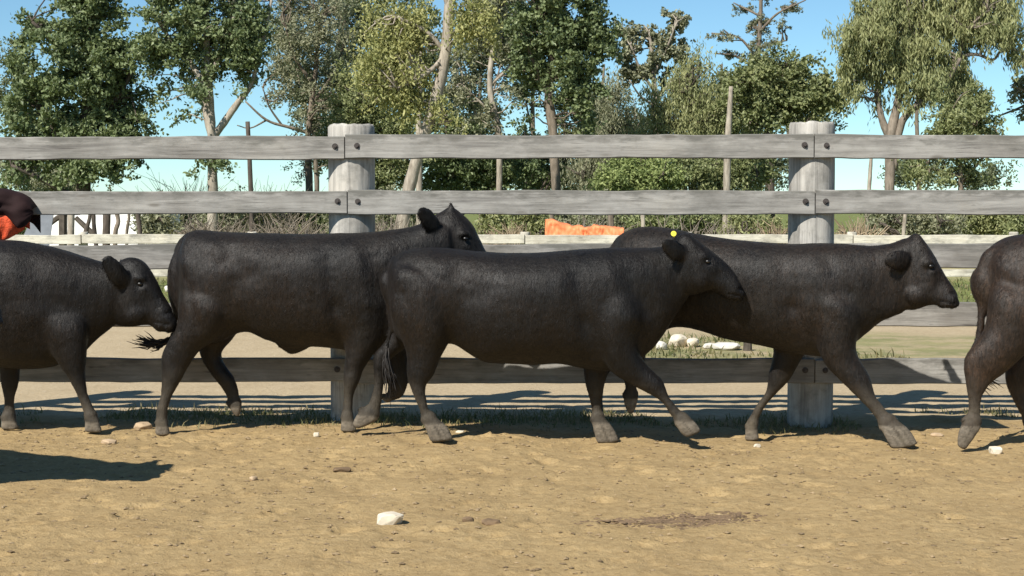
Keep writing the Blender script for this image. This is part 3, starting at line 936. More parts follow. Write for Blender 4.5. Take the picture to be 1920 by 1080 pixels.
tree('willow_tree', 'large willowy tree with drooping foliage on forked trunks at the right', 'tree', 52,
     [(1668, 472, 11), (1668, 400, 10), (1669, 320, 9.5), (1670, 255, 10), (1680, 205, 8), (1692, 150, 7), (1715, 80, 5)],
     [[(1668, 262, 8), (1652, 220, 6.5), (1644, 175, 5.5), (1646, 140, 5), (1636, 90, 3)], [(1676, 320, 7), (1686, 250, 7.5), (1700, 215, 7), (1735, 185, 7), (1775, 150, 5), (1800, 108, 4)], [(1770, 155, 4), (1790, 112, 4), (1830, 102, 3.2), (1862, 112, 2.6), (1880, 92, 2.4), (1912, 96, 1.6)], [(1692, 150, 5), (1740, 90, 4), (1790, 40, 3)], [(1690, 160, 4.5), (1660, 100, 3.5), (1620, 60, 2.5)], [(1800, 108, 3), (1810, 60, 2.4), (1850, 20, 1.8)]],
     [(1640, 50, 55, 50), (1600, 95, 36, 50), (1710, 45, 70, 50), (1790, 40, 65, 50), (1860, 45, 48, 48), (1660, 110, 50, 40), (1735, 105, 55, 40), (1600, 150, 26, 40, .7), (1725, 165, 45, 40), (1790, 170, 45, 40, .9), (1900, 70, 24, 55, .6), (1690, 0, 80, 30), (1830, 0, 75, 30), (1775, 130, 45, 30, .7), (1905, 130, 14, 28, .4), (1640, 180, 20, 30, .3)],
     LEAF_WILLOW, BARK_GREY, 111, 380, 78, 0.27, 4.2, 0.2, droop=0.75)
tree('small_tree', 'smaller green tree under the right side of the willowy tree', 'tree', 50,
     [(1800, 474, 6), (1800, 400, 6), (1800, 330, 5), (1795, 270, 4), (1785, 210, 3)],
     [[(1800, 340, 3.5), (1840, 300, 2.5), (1862, 260, 1.6)], [(1800, 330, 3.5), (1760, 320, 2.5), (1725, 310, 1.6)], [(1798, 280, 3), (1830, 240, 2), (1850, 210, 1.4)]],
     [(1790, 215, 55, 40), (1825, 200, 35, 35), (1765, 255, 35, 30), (1815, 270, 45, 35), (1815, 325, 40, 28, .8), (1750, 330, 35, 22, .7), (1720, 310, 25, 35, .5), (1770, 300, 30, 20, .6), (1850, 240, 25, 25, .5)],
     LEAF_MID, BARK_MID, 112, 130, 54, 0.19, 2.2, 0.22)
tree('broadleaf_tree', 'tree reaching in from the right edge on a thin bare branch', 'tree', 54,
     [(2010, 468, 9), (2008, 350, 8), (2000, 250, 7), (1990, 150, 5)],
     [[(2000, 230, 4), (1950, 190, 3), (1905, 205, 2.2), (1862, 222, 1.4)], [(1950, 190, 2.4), (1920, 170, 1.8), (1895, 160, 1)]],
     [(1910, 170, 22, 20), (1930, 200, 22, 14, .7), (1970, 150, 50, 60), (1898, 185, 14, 10, .5)], LEAF_GREY, BARK_MID, 113, 60, 54, 0.2, 1.8, 0.18)

# paler trees further back, seen between the nearer crowns
far = [
    ('pale grey green far tree left of the leaning trunk', 590, [(555, 120, 50, 70), (530, 60, 40, 50), (600, 190, 50, 70), (640, 110, 50, 60), (650, 30, 50, 40), (610, 280, 45, 50)], 150),
    ('pale grey green far tree behind the leaning trunk', 720, [(690, 60, 60, 60), (720, 150, 55, 60), (800, 110, 50, 70), (690, 10, 70, 40), (660, 230, 50, 60), (740, 240, 60, 60), (700, 320, 80, 40)], 190),
    ('pale grey green far tree behind the thin curved trunk', 900, [(880, 140, 50, 60), (940, 110, 50, 60), (890, 220, 60, 50), (850, 300, 60, 50), (960, 40, 40, 40), (920, 310, 60, 45)], 180),
    ('pale grey green far tree left of the banded trunk', 1000, [(1000, 120, 40, 70), (985, 170, 26, 30), (1010, 300, 50, 55), (1060, 240, 40, 60), (1080, 320, 50, 40)], 130),
    ('pale grey green far tree right of the banded trunk', 1130, [(1120, 190, 40, 50), (1150, 260, 50, 60), (1090, 200, 40, 60), (1190, 230, 40, 50), (1140, 330, 70, 40)], 150),
    ('pale grey green far tree under the layered tree', 1350, [(1350, 180, 40, 50), (1330, 240, 50, 50), (1385, 250, 40, 50), (1290, 200, 40, 60), (1400, 320, 50, 40)], 140),
    ('pale grey green far tree behind the round crowned tree', 1480, [(1470, 200, 60, 40), (1420, 270, 40, 50), (1530, 215, 40, 25), (1450, 320, 40, 35)], 90),
    ('pale grey green far tree behind the dense dark tree', 60, [(40, 200, 60, 60), (60, 290, 70, 50), (20, 110, 30, 40), (120, 330, 90, 35)], 110),
    ('pale grey green far tree under the willowy tree', 1720, [(1700, 325, 40, 30), (1740, 300, 30, 40), (1860, 330, 40, 22)], 50)]
for i, (lab, px, bl, cl) in enumerate(far):
    tree('far_tree', lab, 'tree', 78 + 1.5 * i, [(px, 452, 5), (px + 4, 340, 4.5), (px - 2, 220, 3.5), (px + 3, 120, 2)],
         [[(px, 260, 3), (q[0], q[1] + 10, 1.2)] for q in bl[:4]], bl, FAR_LEAF[i % 2], BARK_MID, 170 + i, cl, 56, 0.27, 2.0, 0.34, group='paler trees further back')

# shrubs of the thicket between the trunks
shr = [
 ('mid green shrub thicket behind the left fence post', 690, 240, LEAF_MID, 60, 114, [(690, 190, 70, 75), (650, 260, 50, 60), (740, 270, 60, 60), (700, 320, 75, 40), (640, 200, 30, 50, .6)], 230, 0.19, 2.0, 0.0, 0.0),
 ('dark green bush low behind the leaning trunk', 850, 300, LEAF_DARK, 62, 115, [(850, 290, 60, 45), (920, 310, 60, 40), (830, 220, 35, 45, .7), (880, 340, 90, 28), (970, 320, 40, 35, .8), (860, 245, 40, 25, .6)], 190, 0.2, 1.7, 0.0, 0.0),
 ('feathery grey green shrub right of the banded trunk', 1150, 260, LEAF_GREY, 61, 116, [(1150, 190, 30, 50), (1165, 260, 45, 70), (1120, 320, 40, 45), (1090, 330, 40, 35, .8)], 130, 0.22, 4.0, 0.0, 0.6),
 ('tall feathery green shrub left of the dead trunk', 1300, 250, LEAF_WILLOW, 58, 117, [(1290, 170, 45, 60), (1240, 230, 50, 60), (1320, 230, 50, 60), (1280, 290, 80, 50), (1350, 280, 40, 60), (1310, 120, 25, 30, .5)], 260, 0.23, 4.0, 0.0, 0.6),
 ('bright green bush low between the two fence posts', 1200, 325, LEAF_BRIGHT, 54, 118, [(1190, 325, 55, 35), (1150, 340, 40, 28, .8), (1240, 330, 40, 30)], 120, 0.17, 1.9, 0.0, 0.0),
 ('olive green bush low left of the right fence post', 1340, 330, LEAF_MID, 55, 119, [(1310, 325, 60, 35), (1380, 325, 50, 38), (1420, 330, 30, 30, .7), (1340, 380, 80, 40), (1250, 390, 60, 35)], 180, 0.18, 2.0, 0.0, 0.0),
 ('grey leafy bush low behind the dense dark tree', 60, 340, LEAF_GREY, 66, 120, [(30, 330, 50, 40), (90, 345, 50, 30), (150, 345, 60, 25)], 70, 0.18, 2.0, 0.0, 0.0),
 ('dark shrub under the airy crowns left of the banded trunk', 985, 300, LEAF_DARK, 64, 121, [(1000, 320, 35, 40), (990, 270, 22, 35, .6), (1060, 300, 26, 50, .7), (1110, 270, 26, 45, .7)], 80, 0.19, 1.8, 0.0, 0.0),
]
for (lab, px, py, lm, Y, sd, bl, cl, sz_, el_, dr_, up_) in shr:
    b0 = bl[0]
    gpy = HORIZON + CAM_H * ppm(Y)
    tree('shrub', lab, 'shrub', Y, [(px, gpy + 3, 5), (px, gpy - 40, 4), (px + 6, py + 10, 3), (px + 2, py - 40, 2)],
         [[(px, gpy - 40, 3), (q[0] * 0.6 + px * 0.4, q[1] + 30, 2), (q[0], q[1], 1.2)] for q in bl[:5]], bl, lm, BARK_DARK, sd, cl, 60, sz_, el_, 0.25, dr_, up_, group='shrubs of the thicket behind the fences')

# undergrowth bushes along the foot of the trees
und = [
 ('dark green bush under the dense dark tree', 30, LEAF_DARK, 60, [(0, 420, 60, 40), (60, 400, 60, 40), (120, 380, 40, 30)], 70),
 ('low green weeds right of the turned cow head', 960, LEAF_WILLOW, 44, [(930, 425, 35, 32), (985, 420, 40, 30), (1015, 440, 30, 30)], 80),
 ('olive bush behind the orange tarp', 1090, LEAF_GREY, 52, [(1060, 420, 45, 38), (1120, 410, 40, 38), (1170, 420, 40, 32)], 90),
 ('low olive bush behind the cow with the yellow tag', 1230, LEAF_MID, 50, [(1210, 420, 35, 32), (1265, 415, 45, 35), (1310, 415, 35, 32)], 90),
 ('low green bush left of the right fence post', 1400, LEAF_WILLOW, 49, [(1390, 425, 35, 30), (1435, 430, 30, 25)], 60),
 ('low green hedge bush right of the willowy trunk', 1740, LEAF_GREY, 48, [(1690, 420, 34, 30), (1650, 418, 30, 30), (1715, 420, 35, 32), (1765, 418, 40, 32)], 75),
 ('low green hedge bush left of the brown cow rump', 1830, LEAF_WILLOW, 50, [(1815, 418, 38, 30), (1865, 416, 40, 32)], 75),
 ('low green hedge bush above the brown cow rump', 1920, LEAF_MID, 49, [(1915, 420, 40, 32), (1965, 420, 40, 30)], 65),
 ('small grey bush at the right end of the white shed', 290, LEAF_GREY, 42, [(285, 430, 22, 26), (305, 415, 20, 24)], 40),
 ('grey bush low under the pale double trunk', 380, LEAF_GREY, 58, [(330, 400, 50, 35), (400, 405, 50, 32), (450, 400, 40, 32)], 110),
 ('olive bush low under the slanting stake', 540, LEAF_MID, 60, [(500, 405, 45, 32), (560, 400, 50, 32), (610, 400, 40, 36)], 110),
 ('olive bush low behind the left fence post', 700, LEAF_GREY, 56, [(690, 400, 60, 45), (760, 400, 45, 45), (640, 410, 40, 35)], 110),
]
for i, (lab, px, lm, Y, bl, cl) in enumerate(und):
    gpy = HORIZON + CAM_H * ppm(Y)
    tree('bush', lab, 'bush', Y, [(px, gpy + 3, 3), (px + 2, gpy - 18, 2.4), (px + 4, gpy - 34, 1.6)],
         [[(px, gpy - 8, 2), (q[0], q[1], 1.0)] for q in bl], bl, lm, BARK_DARK, 140 + i, cl, 48, 0.17, 2.2, 0.2, group='low bushes under the trees')


def brush(name, label, Y, px0, px1, ptop, mat, n, seed, length=0.7, w=0.012, vert=0.5):
    """a heap of dry sticks or stalks"""
    rs = np.random.RandomState(seed)
    mb = MB()
    x0, x1 = at(px0, 400, Y)[0], at(px1, 400, Y)[0]
    zt = at(px0, ptop, Y)[2]
    for i in range(n):
        x = rs.uniform(x0, x1); y = Y + rs.uniform(-0.6, 0.6)
        edge = 1 - abs((x - x0) / (x1 - x0) * 2 - 1) ** 2.5
        z0 = rs.uniform(0, max(0.05, zt * 0.55 * edge))
        d = rs.normal(0, 1, 3); d[2] = abs(d[2]) * vert + vert; d /= np.linalg.norm(d)
        L = length * rs.uniform(0.5, 1.2)
        p0 = np.array((x, y, z0)); p2 = p0 + d * L; p2[2] = min(p2[2], zt * (0.75 + 0.35 * rs.rand()))
        p1 = (p0 + p2) / 2 + rs.normal(0, 0.07 * L, 3)
        mb.tube([p0, p1, p2], [w, w * 0.8, w * 0.35], 4)
    root = empty(name, ((x0 + x1) / 2, Y, 0))
    tag(mb.build('stalks', mat, root), kind='stuff')
    tag(root, label, 'dry brush', 'heaps of dry brush under the trees')
    return root


brush('brush_heap', 'grey brown tangle of dry twigs above the left cow rump', 46, 285, 470, 392, TWIG, 380, 61, 0.9, 0.014)
brush('brush_heap', 'grey brown tangle of dry twigs left of the left fence post', 47, 455, 625, 396, TWIG, 340, 62, 0.9, 0.014)
brush('brush_heap', 'pale straw coloured dry stalk heap right of the right fence post', 40, 1565, 1640, 398, DRY, 260, 63, 0.7, 0.022, 0.9)
brush('brush_heap', 'dry stalk heap left of the right fence post', 41, 1425, 1490, 402, DRY, 170, 64, 0.7, 0.017, 0.9)
brush('brush_heap', 'pale dry stalks beside the turned cow head', 40, 900, 1010, 404, DRY, 260, 65, 0.6, 0.014, 0.9)
brush('brush_heap', 'dry brown stalk heap behind the orange tarp', 38, 1020, 1190, 400, TWIG, 260, 68, 0.8, 0.013, 0.9)
brush('brush_heap', 'dry brown stalk heap behind the cow with the yellow tag', 39, 1190, 1420, 402, TWIG, 300, 69, 0.8, 0.013, 0.9)
brush('brush_heap', 'dry brown stalk heap behind the left fence post', 42, 625, 790, 400, TWIG, 260, 70, 0.9, 0.014, 0.9)
brush('brush_heap', 'thin leafless scrub under the slanting stake', 58, 430, 570, 338, TWIG, 170, 67, 1.8, 0.012, 1.0)
brush('brush_heap', 'thin leafless scrub in the sky gap by the pale double trunk', 60, 300, 385, 318, TWIG, 150, 66, 2.2, 0.012, 1.0)

# bare stems, stakes and a broken trunk
def stem(name, label, Y, spec, mat, seed, group=None, cat='stake'):
    pts, rad = limb_points(spec, Y, seed, 0, 5, 0.015)
    g0 = float(gz(pts[0][0], pts[0][1])[0])
    if pts[0][2] > g0: pts[0][2] = g0 - 0.05
    root = empty(name, (pts[0][0], Y, g0))
    v, f = tube(pts, rad, 9, 0.2, seed)
    obj('stem', poly_mesh('stem', v, f, True), mat, root)
    return tag(root, label, cat, group), root


def gp(Y): return HORIZON + CAM_H * ppm(Y) + 2


stem('dead_trunk', 'pale broken dead trunk left of the right fence post', 53, [(1361, gp(53), 8.5), (1362, 400, 7.5), (1364, 300, 6.5), (1368, 210, 5.5), (1371, 162, 3.6)], BARK_PALE, 71, cat='dead tree')
stem('wooden_stake', 'dark slanting stake standing in the sky gap left of centre', 50, [(474, gp(50), 5), (470, 340, 4.5), (464, 228, 4)], BARK_DARK, 72)
stem('wooden_stake', 'thin pale stem left of the willowy trunk', 52, [(1622, gp(52), 4.5), (1630, 350, 4), (1634, 290, 3)], BARK_PALE, 73)
stem('wooden_stake', 'thin leaning whitish stem right of the willowy trunk', 47, [(1690, gp(47), 4), (1696, 410, 3.6), (1702, 385, 3)], BARK_PALE, 74)
stem('wooden_stake', 'brown square stake behind the orange tarp', 36, [(1146, gp(36), 5.5), (1146, 440, 5.5), (1146, 390, 5.5)], BARK_MID, 75)
stem('wooden_stake', 'grey stake at the left end of the orange tarp', 36, [(1034, gp(36), 4.5), (1034, 440, 4.5), (1034, 392, 4.5)], BARK_MID, 76)
stem('wooden_stake', 'pale stake behind the back of the cow with the yellow tag', 37, [(1206, gp(37), 4), (1206, 440, 4), (1205, 390, 4)], BARK_PALE, 77)
stem('wooden_stake', 'pale upright pole in front of the white shed', 38, [(134, gp(38), 6.5), (133, 440, 6.5), (134, 380, 6.5)], BARK_PALE, 78)
stem('wooden_stake', 'thick dark post right of centre of the white shed', 39, [(200, gp(39), 7), (199, 440, 7), (201, 380, 7)], BARK_DARK, 79)
stem('wooden_stake', 'thin dark leaning post next to the pale pole', 39, [(186, gp(39), 4), (178, 440, 4), (174, 385, 4)], BARK_DARK, 80)
stem('wooden_stake', 'short dark forked stump left of the thick dark post', 38, [(157, gp(38), 5), (160, 440, 5), (166, 415, 3.5), (170, 392, 3)], BARK_DARK, 83)
stem('wooden_stake', 'thin grey stem between the crooked stem and right leaning post', 38, [(240, gp(38), 3), (238, 440, 3), (242, 405, 2.5), (236, 380, 2.2)], BARK_MID, 84)
stem('wooden_stake', 'grey crooked stem in front of the white shed', 39, [(219, gp(39), 4.5), (216, 440, 4.5), (222, 415, 4), (214, 380, 4)], BARK_MID, 81)
stem('wooden_stake', 'dark leaning post at the right end of the white shed', 40, [(268, gp(40), 4.5), (263, 440, 4.5), (256, 385, 4.5)], BARK_DARK, 82)

# ------------------------------------------------------------------ cattle
def loft(pairs, Yf, dy=0.0, n=22, sub=4, cap=0.9, tops=0.0, e=2.0):
    """closed solid through sections given as two edge pixels and a half depth in metres:
    (ax, ay, bx, by, half_depth[, extra distance])"""
    q = np.array([list(p) + [0.0] * (6 - len(p)) for p in pairs], dtype=float)
    q = catmull(q, sub)
    A = np.array([at(x[0], x[1], Yf((x[0] + x[2]) / 2) + dy + x[5]) for x in q])
    B = np.array([at(x[2], x[3], Yf((x[0] + x[2]) / 2) + dy + x[5]) for x in q])
    d = np.maximum(q[:, 4], 0.004)
    C = (A + B) / 2; H = (A - B) / 2
    H[:, 1] = 0
    tg = np.gradient(C, axis=0); tg /= np.linalg.norm(tg, axis=1)[:, None] + 1e-9
    rings = []
    th = np.arange(n) * 2 * math.pi / n
    c_, s_ = np.cos(th), np.sin(th)
    if e != 2.0:
        c_ = np.sign(c_) * np.abs(c_) ** (2 / e); s_ = np.sign(s_) * np.abs(s_) ** (2 / e)
    def ring(c, h, dd, k, off):
        r = c + off
        return r[None] + k * (c_[:, None] * h[None] + (s_ * dd * (1 - tops * c_))[:, None] * np.array((0, 1.0, 0))[None])
    def caps(i, sgn):
        hl = np.linalg.norm(H[i]); r = min(hl, d[i]) * cap
        return [ring(C[i], H[i], d[i], math.cos(a), sgn * tg[i] * r * math.sin(a)) for a in (math.radians(35), math.radians(65), math.radians(84))]
    rings = caps(0, -1)[::-1] + [ring(C[i], H[i], d[i], 1.0, np.zeros(3)) for i in range(len(C))] + caps(len(C) - 1, 1)
    v = np.concatenate(rings, 0)
    m = len(rings)
    f = []
    for i in range(m - 1):
        for j in range(n):
            k = (j + 1) % n
            f.append((i * n + j, i * n + k, (i + 1) * n + k, (i + 1) * n + j))
    f.append(tuple(range(n - 1, -1, -1))); f.append(tuple(range((m - 1) * n, m * n)))
    return v, f


def ell(px, py, rx, ry, Yf, dy, d):
    """an ellipsoid of muscle or bone under the hide"""
    c0 = at(px, py, Yf(px) + dy); s = ppm(Yf(px) + dy)
    n, m = 16, 9
    v = [c0 + np.array((0, 0, ry / s))]
    for i in range(1, m):
        a = math.pi * i / m
        for j in range(n):
            b_ = 2 * math.pi * j / n
            v.append(c0 + np.array((rx / s * math.sin(a) * math.cos(b_), d * math.sin(a) * math.sin(b_), ry / s * math.cos(a))))
    v.append(c0 - np.array((0, 0, ry / s)))
    f = [(0, 1 + j, 1 + (j + 1) % n) for j in range(n)]
    for i in range(m - 2):
        for j in range(n):
            k = (j + 1) % n
            f.append((1 + i * n + j, 1 + (i + 1) * n + j, 1 + (i + 1) * n + k, 1 + i * n + k))
    L = len(v) - 1
    f += [(L, L - n + (j + 1) % n, L - n + j) for j in range(n)]
    return np.array(v), f


def hoof(pairs, Yf, dy):
    """two claws side by side, from the coronet to the sole"""
    out = []
    for s in (-1, 1):
        pp = [(p[0], p[1], p[2], p[3], p[4] * 0.6, s * p[4] * 0.40) for p in pairs]
        out.append(loft(pp, Yf, dy, 14, 3, 0.35, 0.0, 2.4))
    return out


def finish_body(parts, name, mat, voxel=0.0105, soft=None):
    """one continuous hide over all the solids"""
    mb = MB()
    for v, f in parts: mb.add(v, f)
    me = poly_mesh('tmp', mb.v, mb.f)
    tmp = bpy.data.objects.new('tmp', me)
    col.objects.link(tmp)
    md = tmp.modifiers.new('r', 'REMESH'); md.mode = 'VOXEL'; md.voxel_size = voxel; md.adaptivity = 0.0
    bpy.context.view_layer.update()
    ev = tmp.evaluated_get(bpy.context.evaluated_depsgraph_get())
    m2 = bpy.data.meshes.new_from_object(ev)
    bpy.data.objects.remove(tmp, do_unlink=True); bpy.data.meshes.remove(me)
    nv = len(m2.vertices)
    co = np.empty(nv * 3, dtype=np.float32); m2.vertices.foreach_get('co', co); co = co.reshape(-1, 3).astype(np.float64)
    ne = len(m2.edges)
    ed = np.empty(ne * 2, dtype=np.int32); m2.edges.foreach_get('vertices', ed); ed = ed.reshape(-1, 2)
    deg = np.bincount(ed.ravel(), minlength=nv).astype(float)[:, None]
    def lap(x):
        s = np.zeros_like(x)
        for k in range(x.shape[1]):
            s[:, k] = np.bincount(ed[:, 0], x[ed[:, 1], k], nv) + np.bincount(ed[:, 1], x[ed[:, 0], k], nv)
        return s / deg - x
    # trunk smooths more than the legs, ears and tail
    wz = np.clip((co[:, 2] - 0.42) / 0.2, 0.25, 1.0)[:, None]
    for it in range(6):
        co += 0.55 * lap(co)
        co -= 0.55 * lap(co)
    big = np.clip((co[:, 2] - 0.5) / 0.12, 0, 1)
    if soft is not None: big *= np.clip((soft[1] * (soft[0] - co[:, 0])) / 0.1, 0, 1)
    big = big[:, None]
    for it in range(15): co += 0.5 * big * lap(co)
    for it in range(2): co += 0.4 * lap(co)
    m2.vertices.foreach_set('co', co.astype(np.float32).ravel()); m2.update()
    nr = np.empty(nv * 3, dtype=np.float32); m2.vertices.foreach_get('normal', nr); nr = nr.reshape(-1, 3)
    # hide unevenness: folds, ribs and short hair
    q = co * np.array((1.6, 1.0, 0.55))
    body = np.clip((co[:, 2] - 0.45) / 0.15, 0, 1)
    dsp = body * (0.0022 * vnoise(q, 4.5, 41) + 0.001 * vnoise(q, 13, 42)) + 0.0012 * vnoise(co, 34, 43)
    co += nr * dsp[:, None]
    m2.vertices.foreach_set('co', co.astype(np.float32).ravel()); m2.update()
    m2.polygons.foreach_set('use_smooth', np.ones(len(m2.polygons), dtype=bool))
    m2.materials.clear(); m2.materials.append(mat)
    m2.name = name
    return m2, co


def hair_mesh(me, co, n, keep):
    """the short coat: fine hairs lying back along the hide"""
    rs = np.random.RandomState(7)
    nv = len(co)
    nr = np.empty(nv * 3, dtype=np.float32); me.vertices.foreach_get('normal', nr); nr = nr.reshape(-1, 3).astype(np.float64)
    cl = np.empty(nv * 4, dtype=np.float32); me.color_attributes['coat'].data.foreach_get('color', cl); cl = cl.reshape(-1, 4)
    idx = np.where(keep)[0][rs.randint(0, int(keep.sum()), n)]
    p = co[idx] + rs.normal(0, 0.004, (n, 3)); p -= nr[idx] * ((p - co[idx]) * nr[idx]).sum(1)[:, None]
    N_ = nr[idx]
    flow = np.tile(np.array((-0.55, 0.0, -0.8)), (n, 1)) + rs.normal(0, 0.22, (n, 3))
    flow += 0.5 * np.stack([vnoise(p, 4.0, 51), 0 * p[:, 0], vnoise(p, 4.0, 52)], 1)
    flow -= N_ * (flow * N_).sum(1)[:, None]
    flow /= np.linalg.norm(flow, axis=1)[:, None] + 1e-6
    d = flow * 0.95 + N_ * rs.uniform(0.06, 0.26, (n, 1))
    side = np.cross(flow, N_) * 0.0015
    L = (0.012 + 0.016 * rs.rand(n))[:, None] * np.clip(0.45 + p[:, 2:3] * 0.7, 0.45, 1.0)
    base = p - N_ * 0.002
    v = np.stack([base - side, base + side, base + d * L], 1).reshape(-1, 3)
    m = mesh_np('coat_hair', v, np.arange(n * 3).reshape(-1, 3), True)
    a = m.color_attributes.new('coat', 'FLOAT_COLOR', 'POINT')
    a.data.foreach_set('color', np.repeat(cl[idx], 3, axis=0).ravel())
    m.normals_split_custom_set_from_vertices([tuple(x) for x in np.repeat(N_ + rs.normal(0, 0.2, (n, 3)), 3, axis=0)])
    return m


def paint(me, co, fn):
    """coat attribute: R dust, G faded brown, B bare black skin"""
    rgb = fn(co)
    a = me.color_attributes.new('coat', 'FLOAT_COLOR', 'POINT')
    a.data.foreach_set('color', np.concatenate([np.clip(rgb, 0, 1), np.ones((len(co), 1))], 1).astype(np.float32).ravel())


def tuft_mesh(path, Yf, dy, n, length, seed, spread=0.02):
    """the switch of a tail: many hairs following the path"""
    rs = np.random.RandomState(seed)
    q = catmull(np.array(path, dtype=float), 6)
    P = np.array([at(x, y, Yf(x) + dy) for x, y in q])
    mb = MB()
    for i in range(n):
        s0 = rs.uniform(0, 0.45); s1 = min(1.0, s0 + rs.uniform(0.4, 0.75))
        idx = np.linspace(s0 * (len(P) - 1), s1 * (len(P) - 1), 5).astype(int)
        off = rs.normal(0, 1, 3) * spread
        pts = [P[k] + off * (0.25 + 1.1 * j / 4) + rs.normal(0, 0.004, 3) for j, k in enumerate(idx)]
        mb.tube(pts, [0.0042, 0.0045, 0.004, 0.003, 0.001], 4)
    return poly_mesh('tail_switch', mb.v, mb.f, True)


def cow(label, Yf, coat, lofts, legs, ears, muscles, tail, tuft, eye, tagpx=None, smoothit=9, foot=None, brown=None, dust=0.28, headx=None, nostril=None, mouth=None, anat=None, face=()):
    parts = []; hoofpts = []
    for l in lofts: parts.append(loft(l['p'], Yf, l.get('dy', 0.0), 28, 4, l.get('cap', 0.9), l.get('tops', 0.0), l.get('e', 2.0)))
    for dy, pairs, hf in legs:
        pairs = [((lambda k: (p_[0] + (p_[2] - p_[0]) * k, p_[1] + (p_[3] - p_[1]) * k, p_[2] - (p_[2] - p_[0]) * k, p_[3] - (p_[3] - p_[1]) * k) + (p_[4] * (0.88 if (p_[1] + p_[3]) / 2 > 725 else 1.0),) + tuple(p_[5:]))(0.1 if (p_[1] + p_[3]) / 2 > 725 else 0.0)) for p_ in pairs]
        a0 = pairs[0]
        if a0[4] >= 0.139 and a0[1] > 500:      # shoulder blade or haunch under the hide
            xm = (a0[0] + a0[2]) / 2; ym = (a0[1] + a0[3]) / 2
            sg = -1.0 if dy < 0 else 1.0
            pairs = [(xm - 30, ym - 58, xm + 24, ym - 54, 0.055, -sg * 0.075), (a0[0], a0[1], a0[2], a0[3], a0[4] - 0.012, -sg * 0.004)] + list(pairs[1:])
        parts.append(loft(list(pairs) + [hf[0][:5], tuple(x * 0.5 + y * 0.5 for x, y in zip(hf[0][:5], hf[1][:5]))], Yf, dy, 18, 4, 0.4))
        hh = hoof(hf, Yf, dy)
        parts += hh
        hoofpts.append(np.concatenate([h_[0] for h_ in hh], 0))
        q0, q1 = pairs[-1], hf[0]
        wpx = math.hypot(q1[2] - q1[0], q1[3] - q1[1])
        for sg in (-1, 1):      # dewclaws behind the fetlock
            parts.append(ell(q1[0] + 1, q1[1] - 2, wpx * 0.16, wpx * 0.2, Yf, dy + sg * q1[4] * 0.45, 0.013))
        # rounder fetlock joint
        parts.append(ell((q0[0] + q0[2]) / 2 * .5 + (q1[0] + q1[2]) / 4, (q0[1] + q0[3]) / 4 + (q1[1] + q1[3]) / 4, wpx * 0.53, wpx * 0.5, Yf, dy, q1[4] * 0.98))
    for e_ in ears: parts.append(loft(e_, Yf, 0.0, 14, 4, 0.6))
    for m_ in muscles:
        if m_[3] > 50: continue
        if m_[3] < 20 and m_[2] > 20: m_ = (m_[0], m_[1] + 8, m_[2] * 1.2, m_[3] * 1.1, m_[4] * 0.84, m_[5])
        parts.append(ell(m_[0], m_[1], m_[2], m_[3], Yf, m_[4], m_[5]))
        parts.append(ell(m_[0], m_[1], m_[2], m_[3], Yf, -m_[4], m_[5]))
    if tail:
        parts.append(loft([(x - w / 2, y - 0.5, x + w / 2, y + 0.5, w / 2 / ppm(Yf(x)), 0.0) for x, y, w in tail], Yf, foot or 0.0, 10, 4, 0.7))
    hx0 = lofts[1]['p'][1][2]
    me, co = finish_body(parts, 'body', coat, soft=(float(at(hx0, 500, Yf(hx0))[0]), 1.0))
    if anat:
        r0, r1, t0, b0 = anat
        def uv(u, v_): return (r0 + (r1 - r0) * u, t0 + (b0 - t0) * v_)
        W_ = abs(r1 - r0)
        strokes = [(.665, .24, .70, .62, .032, -.022), (.70, .62, .715, .95, .028, -.018), (.85, .22, .94, .60, .028, -.015), (.775, .14, .83, .58, .028, .012),
                   (.83, .58, .93, .60, .03, .012), (.25, .20, .335, .33, .042, -.026), (.165, .105, .205, .16, .026, .014), (.065, .14, .125, .21, .03, -.012),
                   (.265, .42, .215, .85, .032, -.020), (.06, .38, .115, .78, .018, -.009), (.02, .16, .04, .24, .022, .012), (.15, .42, .155, .66, .045, .012),
                   (.34, .10, .62, .09, .03, -.008), (.24, .07, .68, .05, .014, .006), (.45, .9, .66, .92, .03, -.01), (.31, .40, .33, .75, .03, -.008),
                   (.76, .60, .80, .72, .03, .012), (.95, .15, 1.02, .5, .014, -.004), (1.04, .12, 1.10, .42, .012, -.004)]
        for k_ in range(4): strokes.append((.43 + .06 * k_, .3, .395 + .06 * k_, .66, .013, .0011))
        nr_ = np.empty(len(co) * 3, dtype=np.float32); me.vertices.foreach_get('normal', nr_); nr_ = nr_.reshape(-1, 3).astype(np.float64)
        disp = np.zeros(len(co))
        for (ua, va, ub, vb, rad, dep) in strokes:
            pa, pb = uv(ua, va), uv(ub, vb)
            A_, B_ = at(*pa, Yf(pa[0]))[[0, 2]], at(*pb, Yf(pb[0]))[[0, 2]]
            ab = B_ - A_; ap = co[:, [0, 2]] - A_
            t_ = np.clip((ap @ ab) / (ab @ ab + 1e-9), 0, 1)
            dd = np.linalg.norm(ap - t_[:, None] * ab, axis=1) / (rad * W_ / ppm(Yf(pa[0])))
            disp += 0.72 * dep * np.exp(-(dd / 1.2) ** 2)
        disp *= np.clip(np.abs(nr_[:, 1]) * 1.3, 0, 1) * np.clip((co[:, 2] - 0.42) / 0.1, 0, 1)
        for (sx_, sy_, rr_, dep) in face:
            p = at(sx_, sy_, Yf(sx_)); s = ppm(Yf(sx_))
            disp += dep * np.exp(-(((co[:, 0] - p[0]) ** 2 + (co[:, 2] - p[2]) ** 2) / (rr_ / s) ** 2))
        co += nr_ * disp[:, None]
        me.vertices.foreach_set('co', co.astype(np.float32).ravel()); me.update()
    skin = np.zeros(len(co))
